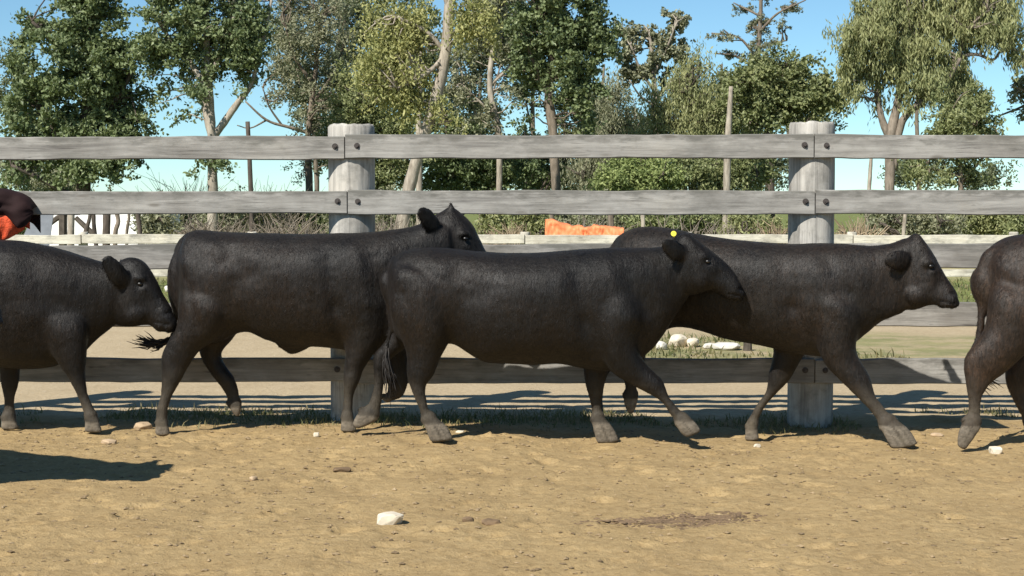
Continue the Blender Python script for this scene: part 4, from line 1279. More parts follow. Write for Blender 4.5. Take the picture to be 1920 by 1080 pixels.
    if nostril:
        p = at(nostril[0], nostril[1], Yf(nostril[0])); s = ppm(Yf(nostril[0]))
        d2 = ((co[:, 0] - p[0]) / (5.5 / s)) ** 2 + ((co[:, 2] - p[2]) / (4.0 / s)) ** 2
        skin = np.maximum(skin, np.exp(-d2))
    if mouth:
        a_, b2 = at(*mouth[0], Yf(mouth[0][0])), at(*mouth[1], Yf(mouth[1][0]))
        ab = (b2 - a_)[[0, 2]]; ap = co[:, [0, 2]] - a_[[0, 2]]
        t = np.clip((ap @ ab) / (ab @ ab), 0, 1)
        dd = np.linalg.norm(ap - t[:, None] * ab, axis=1)
        skin = np.maximum(skin, 0.8 * np.exp(-(dd / 0.006) ** 2))
    if skin.max() > 0:
        nr_ = np.empty(len(co) * 3, dtype=np.float32); me.vertices.foreach_get('normal', nr_); nr_ = nr_.reshape(-1, 3)
        co -= nr_ * (skin * 0.011)[:, None]
        me.vertices.foreach_set('co', co.astype(np.float32).ravel()); me.update()
    x0, z0 = (co[:, 0].min() + co[:, 0].max()) / 2, co[:, 2].min()
    ymid = float(np.median(co[:, 1]))
    hz = 0.0
    def fn(c):
        r = np.zeros((len(c), 3))
        nz = vnoise(c, 9, 3) * 0.5 + vnoise(c, 3.3, 4) * 0.5
        h = c[:, 2]
        r[:, 0] = np.clip((0.42 + 0.10 * nz - h) / 0.2, 0, 1) * dust * 2.0 + np.clip((0.12 + 0.02 * nz - h) / 0.06, 0, 1) * 0.5
        r[:, 0] += 0.05 * np.clip(nz, 0, 1)
        if brown:
            for (bx, by, br, amt) in brown:
                p = at(bx, by, Yf(bx)); s = ppm(Yf(bx))
                d2 = ((c[:, 0] - p[0]) ** 2 + (c[:, 2] - p[2]) ** 2) / (br / s) ** 2
                r[:, 1] += amt * np.exp(-d2)
        if headx is not None:
            mx, my, mr = headx
            p = at(mx, my, Yf(mx)); s = ppm(Yf(mx))
            d2 = ((c[:, 0] - p[0]) ** 2 + (c[:, 2] - p[2]) ** 2) / (mr / s) ** 2
            r[:, 2] = np.clip(1.4 * np.exp(-d2) - 0.2, 0, 1)
        r[:, 2] = np.maximum(r[:, 2], np.clip(skin * 1.3, 0, 1))
        return r
    paint(me, co, fn)
    hm = np.zeros(len(co))
    for hp in hoofpts:
        lo, hi = hp.min(0) - 0.03, hp.max(0) + 0.03
        k = np.where(((co > lo) & (co < hi)).all(1))[0]
        if len(k) == 0: continue
        d = np.sqrt(((co[k][:, None, :] - hp[None, :, :]) ** 2).sum(-1)).min(1)
        top = hp[:, 2].max()
        hm[k] = np.maximum(hm[k], np.clip((0.017 - d) / 0.006, 0, 1) * np.clip((top - 0.022 - co[k][:, 2]) / 0.012, 0, 1))
    ha = me.attributes.new('hoof', 'FLOAT', 'POINT'); ha.data.foreach_set('value', hm.astype(np.float32))
    keep_hair = hm < 0.3
    root = empty('cow', (x0, ymid, max(0.0, z0)))
    tag(root, label, 'cow', 'cattle walking along the fence')
    bo = obj('body', me, coat, root)
    obj('coat_hair', hair_mesh(me, co, 110000, keep_hair), coat, root)
    ex, ey, hw = eye
    for s in (-1, 1):
        c0 = at(ex, ey, Yf(ex))
        # set the eyeball into the hide at the side of the head
        near = co[(np.abs(co[:, 0] - c0[0]) < 0.02) & (np.abs(co[:, 2] - c0[2]) < 0.02)]
        if len(near) == 0: continue
        ysd = near[:, 1].min() if s < 0 else near[near[:, 1] < c0[1] + 0.2][:, 1].max()
        em = lump_mesh('eye', (0.016, 0.012, 0.012), 3, 0.0, 3)
        eo = obj('eye', em, EYE, root)
        eo.matrix_parent_inverse.identity()
        eo.location = (c0[0] - x0, ysd + 0.006 * -s - ymid, c0[2] - max(0.0, z0))
    if tuft: obj('tail_switch', tuft_mesh(tuft, Yf, foot or 0.0, 90, 0.2, 9, 0.016), TUFT, root)
    if tagpx:
        tx, ty, tdy = tagpx
        p = at(tx, ty, Yf(tx) + tdy)
        mb = MB(); n = 16
        for y_, r_ in ((-0.004, 0.0165), (0.004, 0.0165)):
            mb.v += [tuple(p + np.array((r_ * math.cos(a), y_, r_ * math.sin(a)))) for a in np.arange(n) * 2 * math.pi / n]
        mb.f += [tuple(range(n)), tuple(range(2 * n - 1, n - 1, -1))] + [(i, n + i, n + (i + 1) % n, (i + 1) % n) for i in range(n)]
        mb.tube([p + np.array((0, 0.004, 0)), p + np.array((0.006, 0.03, -0.02))], [0.004, 0.004], 6)
        mb.build('ear_tag', YELLOW, root)
    return root


def straight_hoof(x0, x1, yt, yb, d=0.045, fwd=6):
    return [(x0 + 1, yt, x1 - 1, yt, d), (x0, (yt + yb) / 2, x1 + fwd * 0.4, (yt + yb) / 2, d * 1.05), (x0 - 1, yb - 3, x1 + fwd, yb - 3, d * 1.1)]


K1 = lambda px: 10.42
K2 = lambda px: 10.58
K3 = lambda px: 10.13
K4 = lambda px: 10.68 - 0.00104 * (px - 1145)
K5 = lambda px: 9.85
HB = 0.10  # head half breadth

# leftmost cow, head low behind the next rump
cow1 = cow('black cow at the left edge, lowered nose touching the tail of the next cow', K1, COAT_BLACK,
    [dict(p=[(-385, 470, -385, 600, .12), (-365, 442, -365, 650, .22), (-320, 434, -320, 660, .28), (-250, 437, -250, 650, .3), (-150, 442, -150, 668, .33), (-50, 446, -50, 685, .33), (0, 449, 0, 688, .31), (44, 452, 44, 692, .29), (90, 461, 88, 690, .26), (130, 472, 122, 680, .22), (165, 483, 150, 668, .18), (197, 492, 178, 640, .145), (226, 494, 206, 618, .12)], tops=-.13, e=2.45),
     dict(p=[(213, 500, 212, 596, .08), (231, 485, 223, 610, .10), (250, 482, 240, 613, .105), (271, 491, 254, 612, .10), (292, 522, 268, 610, .085), (306, 552, 283, 611, .068), (320, 575, 296, 621, .068), (326, 592, 310, 622, .056)], e=2.3)],
    [(-.14, [(74, 540, 150, 556, .06, .07), (62, 592, 165, 606, .112, .01), (88, 645, 163, 660, .095), (112, 685, 160, 692, .065), (129, 710, 160, 706, .05), (144, 745, 167, 738, .034), (154, 773, 180, 769, .036)], straight_hoof(159, 186, 786, 811)),
     (.13, [(-30, 600, 60, 600, .12), (-8, 660, 45, 660, .085), (0, 695, 37, 695, .06), (2, 718, 35, 718, .05), (6, 750, 29, 750, .034), (4, 775, 31, 775, .037)], straight_hoof(2, 30, 784, 806)),
     (-.14, [(-375, 540, -265, 570, .15), (-372, 620, -300, 630, .11), (-374, 675, -330, 685, .06), (-370, 735, -342, 735, .038), (-372, 778, -344, 778, .04)], straight_hoof(-372, -344, 788, 812)),
     (.13, [(-345, 560, -240, 580, .14), (-320, 630, -250, 630, .1), (-310, 685, -270, 685, .06), (-300, 735, -274, 735, .038), (-296, 772, -270, 772, .04)], straight_hoof(-298, -270, 780, 802))],
    [[(246, 516, 236, 540, .026, -.09), (226, 491, 214, 536, .022, -.15), (204, 477, 194, 510, .017, -.19), (196, 480, 190, 494, .012, -.205)], [(246, 512, 236, 532, .024, .09), (236, 490, 226, 524, .02, .16), (228, 484, 220, 500, .012, .21)]],
    [(80, 560, 48, 75, -.17, .11), (-310, 540, 50, 60, -.16, .1), (-318, 465, 24, 16, -.2, .05), (262, 522, 12, 8, -.08, .02), (252, 585, 22, 20, -.07, .03)],
    [(-372, 452, 18), (-388, 480, 17), (-394, 540, 14), (-394, 600, 12), (-392, 650, 11)], [(-392, 645), (-390, 690), (-388, 740)], (268, 531, .1),
    headx=(322, 588, 16), nostril=(317, 586), mouth=((321, 608), (294, 603)), anat=(-388, 168, 446, 690), face=[(268, 531, 7, -.012), (262, 520, 9, .010), (276, 541, 6, .006), (285, 565, 14, -.008), (252, 590, 16, .008)], brown=[(60, 600, 90, .3)])

# second cow, head turned a little
cow2 = cow('black cow second from left, head up against the second rail with a broad ear', K2, COAT_BLACK,
    [dict(p=[(338, 470, 340, 600, .10), (352, 438, 352, 635, .20), (372, 431, 372, 645, .25), (415, 434, 415, 640, .28), (460, 436, 460, 622, .30), (500, 437, 500, 637, .32), (545, 438, 545, 650, .33), (590, 438, 590, 650, .33), (640, 437, 640, 655, .31), (690, 435, 690, 665, .28), (735, 430, 730, 660, .24), (770, 425, 765, 640, .19), (800, 416, 800, 590, .15), (826, 416, 830, 560, .12)], tops=-.13, e=2.45),
     dict(p=[(806, 408, 802, 490, .09), (826, 398, 812, 505, .11), (845, 388, 830, 515, .12), (864, 399, 842, 520, .12), (886, 421, 856, 525, .11), (898, 445, 872, 535, .09), (912, 475, 885, 550, .075), (926, 510, 900, 560, .07), (935, 540, 915, 568, .055)], dy=0.06, e=2.3),
     dict(p=[(839, 394, 853, 392, .02), (842, 384, 849, 383, .01), (844, 377, 846, 376, .006)], dy=0.02),
     dict(p=[(522, 640, 530, 655, .05), (538, 640, 545, 664, .05), (552, 640, 558, 662, .045), (570, 640, 575, 655, .03)])],
    [(-.14, [(338, 545, 450, 575, .16), (332, 605, 430, 620, .13), (313, 643, 378, 655, .085), (303, 668, 352, 690, .06), (303, 700, 343, 708, .048), (299, 738, 328, 738, .036), (291, 768, 318, 765, .037), (290, 788, 317, 788, .042)], straight_hoof(291, 316, 794, 817, .045, 4)),
     (.14, [(385, 590, 465, 590, .14), (371, 635, 440, 632, .10), (378, 672, 416, 660, .07), (395, 700, 422, 684, .055), (408, 717, 438, 706, .05), (416, 733, 450, 730, .04), (426, 752, 453, 752, .036)], [(426, 757, 453, 759, .04), (432, 768, 452, 769, .038), (441, 779, 449, 779, .025)]),
     (-.14, [(630, 540, 740, 560, .14), (640, 610, 725, 625, .115), (647, 660, 700, 665, .085), (645, 692, 682, 692, .06), (644, 712, 675, 712, .055), (643, 742, 665, 742, .036), (639, 772, 664, 772, .038)], straight_hoof(639, 664, 784, 810, .045, 5)),
     (.13, [(690, 590, 765, 600, .11), (703, 645, 766, 655, .075), (722, 690, 767, 695, .06), (727, 716, 764, 722, .055), (722, 738, 758, 744, .042), (718, 742, 738, 752, .03)], [(718, 742, 732, 752, .03), (712, 740, 724, 752, .03), (708, 738, 716, 748, .024)])],
    [[(824, 412, 815, 440, .026, -.09), (806, 391, 794, 430, .022, -.15), (793, 386, 783, 410, .017, -.19), (787, 388, 781, 400, .012, -.205)], [(860, 410, 850, 430, .024, .16), (872, 404, 866, 424, .02, .22)]],
    [(695, 560, 48, 75, -.18, .11), (395, 540, 46, 62, -.17, .1), (402, 458, 24, 15, -.2, .05), (870, 440, 12, 8, -.04, .03)],
    [(352, 440, 18), (336, 462, 17), (329, 510, 14), (327, 560, 12), (328, 605, 11), (323, 628, 10), (308, 641, 9)], [(318, 634), (300, 645), (278, 644), (252, 636)], (873, 447, .1),
    anat=(336, 770, 436, 655), face=[(873, 447, 7, -.012), (867, 436, 9, .01)], brown=[(420, 560, 110, .5), (560, 600, 90, .35)])

# front cow in the middle with the yellow tag
cow3 = cow('black cow trotting in front at the centre, yellow tag in its ear', K3, COAT_BLACK,
    [dict(p=[(729, 515, 733, 580, .10), (739, 484, 742, 625, .19), (760, 469, 763, 645, .24), (809, 464, 809, 650, .28), (849, 466, 849, 645, .29), (907, 472, 905, 677, .32), (960, 474, 958, 682, .335), (1005, 473, 1003, 684, .335), (1049, 470, 1047, 682, .32), (1093, 467, 1091, 690, .29), (1142, 464, 1135, 695, .26), (1180, 464, 1172, 690, .23), (1215, 464, 1203, 671, .19), (1245, 462, 1232, 645, .155), (1272, 458, 1260, 602, .12), (1296, 462, 1288, 560, .10)], tops=-.13, e=2.45),
     dict(p=[(1258, 466, 1272, 548, .07), (1273, 441, 1284, 552, .095), (1290, 437, 1300, 553, .105), (1312, 453, 1313, 550, .105), (1345, 478, 1330, 544, .085), (1371, 503, 1347, 550, .067), (1388, 530, 1360, 559, .066), (1393, 545, 1374, 562, .053)], dy=-0.05, e=2.3)],
    [(-.15, [(738, 500, 850, 545, .16), (730, 575, 850, 605, .15), (747, 622, 842, 642, .12), (762, 663, 826, 672, .085), (762, 700, 814, 702, .06), (767, 730, 802, 724, .048), (781, 760, 803, 756, .037), (789, 782, 812, 780, .038)], [(792, 790, 822, 786, .045), (799, 808, 838, 799, .05), (806, 827, 851, 822, .052)]),
     (.12, [(742, 580, 800, 610, .11), (724, 635, 766, 648, .078), (702, 661, 735, 672, .055), (700, 685, 724, 688, .045), (702, 718, 720, 718, .034), (691, 750, 718, 755, .034), (682, 765, 714, 778, .038)], [(676, 770, 706, 788, .042), (667, 780, 690, 798, .04), (661, 794, 672, 804, .028)]),
     (-.15, [(1098, 550, 1208, 575, .14), (1110, 625, 1195, 645, .115), (1140, 690, 1205, 672, .085), (1175, 716, 1222, 693, .06), (1210, 735, 1242, 712, .05), (1238, 754, 1256, 742, .034), (1256, 780, 1276, 766, .034), (1264, 790, 1288, 776, .038)], [(1267, 796, 1292, 780, .044), (1274, 810, 1305, 793, .048), (1284, 819, 1315, 806, .046)]),
     (.12, [(1085, 620, 1150, 620, .11), (1093, 685, 1142, 688, .07), (1097, 718, 1134, 718, .055), (1103, 750, 1131, 750, .037), (1108, 775, 1131, 775, .035)], [(1109, 789, 1135, 785, .042), (1113, 808, 1150, 802, .048), (1118, 829, 1162, 826, .05)])],
    [[(1288, 464, 1280, 488, .026, -.13), (1266, 447, 1262, 492, .022, -.19), (1250, 444, 1244, 474, .017, -.23), (1243, 447, 1239, 458, .012, -.245)], [(1288, 458, 1280, 478, .024, .05), (1276, 442, 1268, 462, .02, .11), (1270, 438, 1264, 448, .012, .15)]],
    [(1128, 545, 50, 80, -.18, .105), (782, 540, 46, 66, -.17, .1), (822, 492, 34, 18, -.215, .06), (752, 500, 16, 12, -.14, .06), (1316, 487, 12, 8, -.13, .02), (1310, 525, 20, 18, -.1, .03)],
    [(738, 484, 15), (728, 505, 14), (725, 545, 12), (727, 585, 10), (731, 615, 9), (728, 640, 9), (723, 662, 9)], [(725, 650), (724, 680), (732, 715), (738, 745)], (1322, 489, .1), tagpx=(1263, 438, -.225), foot=-0.03,
    headx=(1388, 548, 14), nostril=(1386, 540), mouth=((1388, 555), (1362, 549)), anat=(729, 1255, 466, 684), face=[(1322, 489, 7, -.012), (1316, 480, 9, .010), (1345, 515, 13, -.008), (1308, 528, 15, .008)], brown=[(770, 560, 60, .7), (870, 600, 110, .3)])

# cow at the right behind, head held forward
cow4 = cow('black cow behind at the right, head stretched forward past the right post', K4, COAT_BLACK,
    [dict(p=[(1148, 468, 1152, 580, .11), (1162, 440, 1165, 630, .21), (1200, 425, 1205, 640, .26), (1256, 427, 1258, 615, .28), (1302, 437, 1302, 618, .30), (1360, 447, 1360, 636, .31), (1420, 453, 1420, 647, .30), (1480, 457, 1480, 660, .28), (1540, 455, 1540, 668, .26), (1590, 458, 1582, 655, .22), (1640, 460, 1618, 630, .165), (1672, 456, 1652, 603, .13), (1698, 446, 1690, 588, .10)], tops=-.13, e=2.45),
     dict(p=[(1692, 456, 1680, 560, .07), (1716, 437, 1692, 578, .10), (1731, 450, 1706, 581, .105), (1748, 474, 1718, 580, .10), (1769, 511, 1737, 574, .078), (1784, 534, 1753, 572, .067), (1793, 549, 1767, 578, .067), (1795, 560, 1779, 577, .052)], e=2.3)],
    [(-.14, [(1528, 560, 1620, 585, .14), (1530, 635, 1605, 642, .118), (1545, 680, 1611, 672, .09), (1575, 713, 1630, 704, .065), (1604, 746, 1645, 740, .05), (1628, 771, 1659, 760, .037), (1645, 794, 1676, 783, .038)], [(1651, 802, 1686, 790, .044), (1660, 822, 1706, 806, .05), (1671, 840, 1721, 831, .052)]),
     (.12, [(1448, 620, 1530, 630, .11), (1450, 663, 1500, 678, .08), (1441, 704, 1482, 710, .06), (1433, 735, 1464, 732, .05), (1416, 760, 1440, 758, .036), (1402, 785, 1425, 785, .036)], straight_hoof(1397, 1421, 800, 827, .042, 3)),
     (-.12, [(1152, 520, 1255, 545, .15), (1156, 590, 1235, 605, .12), (1162, 640, 1215, 650, .085), (1163, 678, 1208, 682, .058), (1169, 708, 1198, 708, .042), (1171, 735, 1195, 735, .036)], [(1169, 742, 1197, 742, .04), (1170, 758, 1194, 760, .04), (1177, 774, 1187, 775, .025)]),
     (.13, [(1170, 560, 1250, 580, .13), (1150, 635, 1205, 650, .085), (1112, 680, 1150, 690, .055), (1108, 720, 1134, 720, .04), (1110, 755, 1132, 755, .036)], straight_hoof(1110, 1132, 766, 792, .042, 3))],
    [[(1706, 474, 1698, 504, .026, -.09), (1688, 467, 1680, 510, .022, -.15), (1668, 472, 1664, 502, .017, -.19), (1660, 480, 1657, 494, .012, -.205)], [(1702, 462, 1696, 486, .024, .09), (1690, 452, 1682, 476, .02, .16), (1682, 450, 1676, 460, .012, .2)]],
    [(1555, 555, 46, 76, -.17, .105), (1205, 520, 44, 62, -.16, .1), (1218, 452, 24, 14, -.19, .05), (1742, 496, 12, 8, -.08, .02), (1722, 552, 24, 20, -.07, .035), (1655, 560, 40, 40, -.07, .06)],
    [(1162, 445, 16), (1148, 468, 15), (1141, 520, 12), (1139, 570, 10), (1141, 610, 9)], [(1141, 605), (1140, 650), (1141, 690)], (1738, 498, .1),
    headx=(1793, 555, 15), nostril=(1784, 549), mouth=((1789, 569), (1758, 564)), anat=(1146, 1612, 446, 650), face=[(1738, 498, 7, -.012), (1732, 487, 9, .010), (1744, 508, 6, .006), (1757, 532, 14, -.009), (1715, 556, 17, .009)])

# brown tinged cow leaving at the right edge
cow5 = cow('dark brown cow at the right edge seen only by its rump and tail', K5, COAT_BROWN,
    [dict(p=[(1843, 500, 1851, 585, .10), (1862, 462, 1868, 630, .2), (1891, 444, 1894, 650, .25), (1930, 438, 1932, 650, .28), (1980, 440, 1980, 640, .3), (2060, 446, 2060, 660, .33), (2150, 448, 2150, 675, .33), (2240, 448, 2240, 685, .3), (2310, 446, 2305, 680, .25), (2350, 446, 2335, 650, .18), (2385, 440, 2370, 600, .13)], tops=-.13, e=2.45),
     dict(p=[(2375, 442, 2365, 560, .09), (2400, 425, 2385, 570, .1), (2425, 440, 2410, 570, .1), (2450, 490, 2425, 565, .08), (2475, 535, 2445, 570, .067), (2480, 550, 2458, 575, .055)], e=2.3)],
    [(-.17, [(1856, 550, 1965, 580, .155), (1846, 615, 1938, 645, .12), (1814, 660, 1890, 694, .085), (1807, 682, 1858, 718, .058), (1810, 712, 1846, 735, .047), (1813, 750, 1842, 750, .037), (1811, 780, 1840, 785, .037)], [(1806, 790, 1838, 802, .044), (1797, 810, 1826, 822, .046), (1795, 834, 1810, 843, .034)]),
     (.12, [(1905, 590, 1985, 610, .13), (1888, 675, 1960, 680, .09), (1886, 715, 1935, 705, .065), (1897, 752, 1925, 742, .043), (1914, 783, 1940, 776, .036)], [(1920, 796, 1948, 790, .042), (1924, 810, 1955, 806, .045), (1926, 826, 1964, 824, .046)]),
     (-.15, [(2230, 600, 2320, 610, .12), (2245, 690, 2298, 690, .06), (2255, 740, 2285, 740, .04), (2256, 790, 2286, 790, .04)], straight_hoof(2256, 2286, 812, 838)),
     (.13, [(2280, 620, 2340, 630, .11), (2300, 700, 2340, 700, .06), (2330, 750, 2358, 745, .04), (2340, 785, 2368, 780, .04)], straight_hoof(2340, 2368, 795, 822))],
    [[(2392, 455, 2384, 480, .026, -.09), (2374, 450, 2366, 485, .022, -.16), (2354, 456, 2348, 476, .016, -.2)], [(2392, 450, 2384, 470, .026, .09), (2374, 440, 2366, 470, .022, .16)]],
    [(1905, 530, 44, 62, -.165, .1), (1905, 475, 26, 15, -.18, .05), (2260, 560, 46, 76, -.18, .105)],
    [(1884, 456, 24), (1858, 470, 24), (1843, 500, 23), (1839, 540, 20), (1840, 590, 18), (1837, 630, 18), (1830, 652, 17)], [(1833, 630), (1827, 665), (1836, 705), (1866, 728)], (2432, 495, .1), foot=-0.02,
    anat=(1843, 2330, 444, 670), brown=[(1900, 600, 120, .7), (1840, 700, 60, .6)])

# an animal walking in nearer the camera, outside the left edge: its head throws the shadow on the dirt
nx_ = None
c6 = bpy.data.objects.new('cow', None); col.objects.link(c6)
src = cow4
for ch in list(src.children):
    d_ = ch.copy(); col.objects.link(d_); d_.parent = c6; d_.matrix_parent_inverse = ch.matrix_parent_inverse.copy()
hx = at(1795, 555, K4(1795))
c6.rotation_euler = (0, 0, 0)
TARGET_NOSE = (-2.50, 8.0)
c6.location = (src.location.x + TARGET_NOSE[0] - float(hx[0]), src.location.y + TARGET_NOSE[1] - float(hx[1]), src.location.z + 0.02)
tag(c6, 'black cow just outside the left edge whose head shadow lies on the dirt', 'cow', 'cattle walking along the fence')

# ------------------------------------------------------------------ sheds and yard clutter behind the fences
WY = 46.0
a, b_ = at(70, 400, WY)[0], at(305, 400, WY)[0]
shed = tag(empty('white_shed', ((a + b_) / 2, WY, 0)), 'low bright white shed behind the left cow', 'shed')
MB().box((a, WY, -0.1), (b_, WY + 2.4, 1.45)).build('wall', WHITEWASH, shed)
mb = MB()
mb.add([(a - .15, WY - .12, 1.455), (b_ + .15, WY - .12, 1.455), (b_ + .15, WY + 2.6, 1.72), (a - .15, WY + 2.6, 1.72),
        (a - .15, WY - .12, 1.495), (b_ + .15, WY - .12, 1.495), (b_ + .15, WY + 2.6, 1.76), (a - .15, WY + 2.6, 1.76)],
       [(0, 3, 2, 1), (4, 5, 6, 7), (0, 1, 5, 4), (1, 2, 6, 5), (2, 3, 7, 6), (3, 0, 4, 7)])
mb.build('roof', SHEET, shed)
# dark timber frame and a leaning sheet in front of it
TY = 41.0
fr = empty('timber_frame', tuple(at(118, gp(TY) - 2, TY)))
tag(fr, 'dark timber frame with sloping braces before the white shed', 'frame')
for spec in ([(118, gp(TY), 8), (118, 395, 8)], [(118, 405, 5), (106, 410, 5), (88, 425, 4)], [(142, 408, 4.5), (160, 425, 5), (182, 445, 5)], [(112, 400, 5), (150, 398, 5)]):
    p, r_ = limb_points(spec, TY, 5, 0, 4, 0.0)
    v, f = tube(p, r_, 6)
    obj('beam', poly_mesh('beam', v, f), DARK_WOOD, fr)
SY = 36.0
q = [at(20, 462, SY), at(92, 462, SY + 0.1), at(100, 402, SY + .9), at(62, 402, SY + .9)]
sh = MB()
th_ = np.array((0.0, 0.05, 0.03))
sh.add([*q, *[p + th_ for p in q]], [(0, 1, 2, 3), (7, 6, 5, 4), (0, 4, 5, 1), (1, 5, 6, 2), (2, 6, 7, 3), (3, 7, 4, 0)])
lo = min(p[2] for p in q)
for i in range(len(sh.v)):
    x, y, z = sh.v[i]
    if i % 4 < 2: sh.v[i] = (x, y - 0.35, 0.0 + (0.03 if i > 3 else 0))
o = sh.build('leaning_sheet', SHEET)
tag(o, 'dark grey metal sheet leaning before the white shed', 'metal sheet')

# orange tarp over a stack
OY = 30.0
rs = np.random.RandomState(77)
nu, nv = 90, 44
xl, xr = at(1024, 430, OY)[0], at(1172, 430, OY)[0]
V = []
for j in range(nv):
    t = j / (nv - 1)
    for i in range(nu):
        s = i / (nu - 1)
        ztop = at(960, np.interp(s, [0, .12, .4, .5, .62, .8, 1], [415, 417, 427, 432, 425, 426, 430]), OY)[2]
        # over the stack: front foot -> front top -> back top -> back foot
        if t < 0.42: y, z = -0.12 * (1 - t / 0.42), 0.35 + (ztop - 0.35) * t / 0.42
        elif t < 0.62: y, z = (t - 0.42) / 0.2 * 0.8, ztop + 0.02 * math.sin((t - .42) / .2 * math.pi)
        else: y, z = 0.8 + 0.12 * (t - 0.62) / 0.38, ztop - (ztop - 0.35) * (t - 0.62) / 0.38
        fold = 0.0
        V.append((xl + (xr - xl) * s, OY + 0.3 + y - fold, z))
V = np.array(V)
# creases run slantwise across the sheet
sl = np.stack([V[:, 0] * 2.6 + V[:, 2] * 3.4, V[:, 0] * 0.5 - V[:, 2] * 0.6, V[:, 1] * 0.5], 1)
cr = np.abs(vnoise(sl, 2.3, 61)) * 0.14 + np.abs(vnoise(sl, 5.3, 62)) * 0.07 + np.abs(vnoise(sl, 11, 63)) * 0.02
V[:, 1] -= cr * 0.9; V[:, 2] += (cr - 0.05) * 0.35
gi2 = np.arange(nu * nv).reshape(nv, nu)
F = np.stack([gi2[:-1, :-1], gi2[:-1, 1:], gi2[1:, 1:], gi2[1:, :-1]], -1).reshape(-1, 4)
to = obj('orange_tarp', mesh_np('orange_tarp', np.array(V), F), ORANGE)
m_ = to.modifiers.new('s', 'SOLIDIFY'); m_.thickness = 0.012
tag(to, 'crumpled bright orange tarp draped over a stack behind the pale fence', 'tarp')
st = tag(empty('covered_stack', ((xl + xr) / 2, OY + .7, 0)), 'stack of dark planks under the orange tarp', 'planks')
for k in range(6):
    MB().box((xl + .06, OY + .36, 0.165 * k + 0.004 * k), (xr - .06, OY + 1.02, 0.165 * k + 0.16)).build('plank', DARK_WOOD, st)

# rubble beyond the fence
def rubble(name, label, px, py, wpx, hpx, seed, mat, cat, blocks=1, group=None):
    p = on_ground(px, py)
    s = ppm(p[1])
    me = rock_mesh(name, (wpx / s / 2, wpx / s / 2.6, hpx / s / 2), seed)
    o = obj(name, me, mat)
    o.location = (p[0], p[1] + wpx / s / 2.6, float(gz(p[0], p[1])[0]) + hpx / s * 0.42)
    o.rotation_euler = (0, 0, seed * 0.7)
    return tag(o, label, cat, group)


rubble('rubble_block', 'large white broken block beyond the fence, left of the concrete lump', 1272, 652, 40, 26, 1, STONE_W, 'rubble')
rubble('rubble_block', 'white broken block leaning on the large white one', 1300, 652, 32, 20, 2, STONE_W, 'rubble')
rubble('rubble_block', 'small pale block left of the white rubble', 1240, 657, 26, 18, 3, CONCRETE, 'rubble')
rubble('rubble_block', 'long grey concrete lump beside the dark stump', 1366, 658, 56, 16, 4, CONCRETE, 'rubble')
rubble('rubble_block', 'grey concrete lump between white rubble and long lump', 1332, 655, 26, 12, 5, CONCRETE, 'rubble')
p = on_ground(1401, 658)
mb = MB().tube([(p[0], p[1], -0.05), (p[0] + .005, p[1], 0.06), (p[0], p[1], 0.115)], [0.05, 0.045, 0.042], 9, 0.2, 3)
tag(mb.build('stump', DARK_WOOD), 'short dark stump at the right end of the rubble', 'stump')
rubble('field_stone', 'pale stone on the grass between the left cow head and next rump', 316, 553, 22, 14, 8, CONCRETE, 'stone')

# stones and dung on the pen floor
def stone(name, label, px, py, w, h, seed, mat, cat, flat=1.0, amp=0.25):
    p = on_ground(px, py); s = ppm(p[1])
    me = rock_mesh(name, (w / s / 2, w / s / 2.6, h / s / 2), seed)
    o = obj(name, me, mat)
    o.location = (p[0], p[1] + w / s * 0.2, float(gz(p[0], p[1])[0]) + h / s * 0.27)
    o.rotation_euler = (0, 0, (seed % 5) * 0.25 - 0.4)
    return tag(o, label, cat)


stone('stone', 'cream white brick sized stone alone in the dirt foreground', 732, 987, 58, 29, 12, STONE_W, 'stone', amp=0.16)
stone('stone', 'tiny bright white chip on dirt before the second cow', 593, 826, 13, 11, 13, STONE_W, 'stone')
stone('stone', 'flat pale tan stone behind the second cow rear hoof', 266, 811, 36, 17, 14, STONE_T, 'stone')
stone('stone', 'flat reddish tan stone before the leftmost cow', 203, 838, 32, 11, 15, STONE_T, 'stone')
stone('stone', 'pale stone at the right edge under the brown cow', 1868, 853, 28, 19, 16, STONE_W, 'stone')
stone('stone', 'small white pebble under the front cow belly by its hind hoof', 862, 815, 18, 9, 17, STONE_W, 'stone')
stone('stone', 'small pale chip beside the far hoof of the right cow', 1420, 829, 14, 8, 18, STONE_W, 'stone')
stone('stone', 'small tan stone on the dirt left of the white brick sized stone', 475, 902, 16, 12, 19, STONE_T, 'stone')
stone('stone', 'small flat brown stone ahead of the brown cow hoof', 1758, 820, 26, 8, 20, STONE_T, 'stone')
stone('dung_clod', 'dark clod right of the cream white stone', 877, 983, 24, 12, 21, DUNG, 'dung')
stone('dung_clod', 'long dark clod left of the dung streak', 923, 984, 42, 12, 22, DUNG, 'dung')
stone('dung_clod', 'dark clod on the dirt under the second cow shadow', 640, 884, 36, 9, 23, DUNG, 'dung')
rs = np.random.RandomState(5)
n = 1300
px_ = np.concatenate([rs.normal(1330, 40, n // 2), rs.normal(1220, 55, n - n // 2)]); py_ = 975 - (px_ - 1267) / 295 * 10 + rs.normal(0, 1, n) * (6.5 - np.abs(px_ - 1280) * 0.02)
P = np.array([on_ground(x, y) for x, y in zip(px_, py_)])
P[:, 2] = gz(P[:, 0], P[:, 1])
tag(obj('dung_streak', scatter_lumps('dung_streak', P, 0.005 + 0.012 * rs.rand(n) ** 2.5, 6, 0.3), DUNG), 'dark brown trampled dung streak in the right foreground dirt', 'dung', kind='stuff')

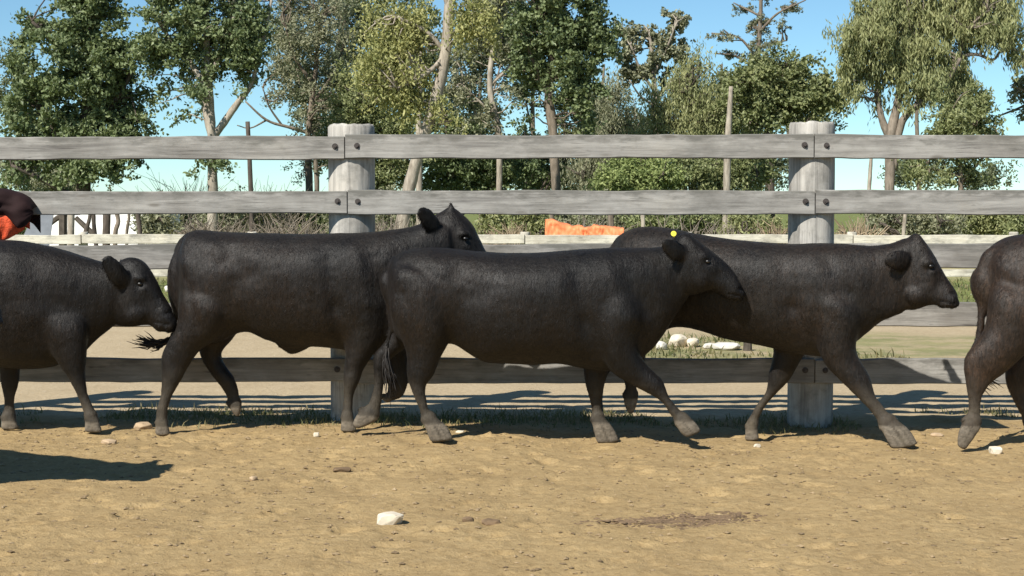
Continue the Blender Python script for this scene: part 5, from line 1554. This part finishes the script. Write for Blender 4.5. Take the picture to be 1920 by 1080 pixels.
# cloth hung over the second rail at the left edge
def drape(name, px0, px1, ytop, prof, mat, yoff, seed, parent):
    nu, nv = 40, 36
    V = []
    ztop = at(0, ytop, FY)[2]
    for j in range(nv):
        t = j / (nv - 1)
        for i in range(nu):
            s = i / (nu - 1)
            px = px0 + (px1 - px0) * s
            yb = np.interp(s, [q[0] for q in prof], [q[1] for q in prof])
            yt = np.interp(s, [q[0] for q in prof], [q[2] for q in prof])
            zt, zb = at(px, yt, FY)[2], at(px, yb, FY)[2]
            bulge = math.sin(min(1, s * 1.02) * math.pi) ** 0.4
            if t < 0.2:     # behind the rail
                y = 0.075; z = zt - 0.16 * (1 - t / 0.2)
            elif t < 0.35:  # over the top
                k = (t - 0.2) / 0.15; y = 0.075 - (0.105 + yoff) * k; z = zt + 0.02 * math.sin(k * math.pi)
            else:
                k = (t - 0.35) / 0.65
                y = -0.03 - yoff - 0.07 * bulge * math.sin(k * math.pi) ** 0.7; z = zt - (zt - zb) * k
            y -= (0.012 * math.sin(s * 21 + 3 * t) + 0.025 * abs(float(vnoise(np.array([[s * 5 + t * 2.0, t * 2.6 + s, seed]]), 1.4, 9)[0])) + 0.01 * float(vnoise(np.array([[s * 9 + t * 3, t * 5, seed]]), 1.6, 8)[0])) * (t > 0.3)
            V.append((at(px, 400, FY)[0], FY + y, z))
    gi3 = np.arange(nu * nv).reshape(nv, nu)
    F = np.stack([gi3[:-1, :-1], gi3[:-1, 1:], gi3[1:, 1:], gi3[1:, :-1]], -1).reshape(-1, 4)
    o = obj(name, mesh_np(name, np.array(V), F), mat, parent)
    m_ = o.modifiers.new('s', 'SOLIDIFY'); m_.thickness = 0.012; m_.offset = 1
    return o


jk = tag(empty('jacket', tuple(at(-5, 360, FY))), 'dark maroon jacket with red orange lining hung over the second rail', 'jacket')
drape('lining', -95, 50, 365, [(0, 470, 372), (0.5, 460, 366), (0.8, 448, 372), (1, 430, 385)], RED_ORANGE, 0.03, 1, jk)
drape('outer_cloth', -100, 70, 360, [(0, 440, 364), (0.45, 404, 355), (0.7, 408, 360), (0.85, 428, 368), (0.93, 424, 376), (1, 402, 392)], MAROON, 0.06, 2, jk)
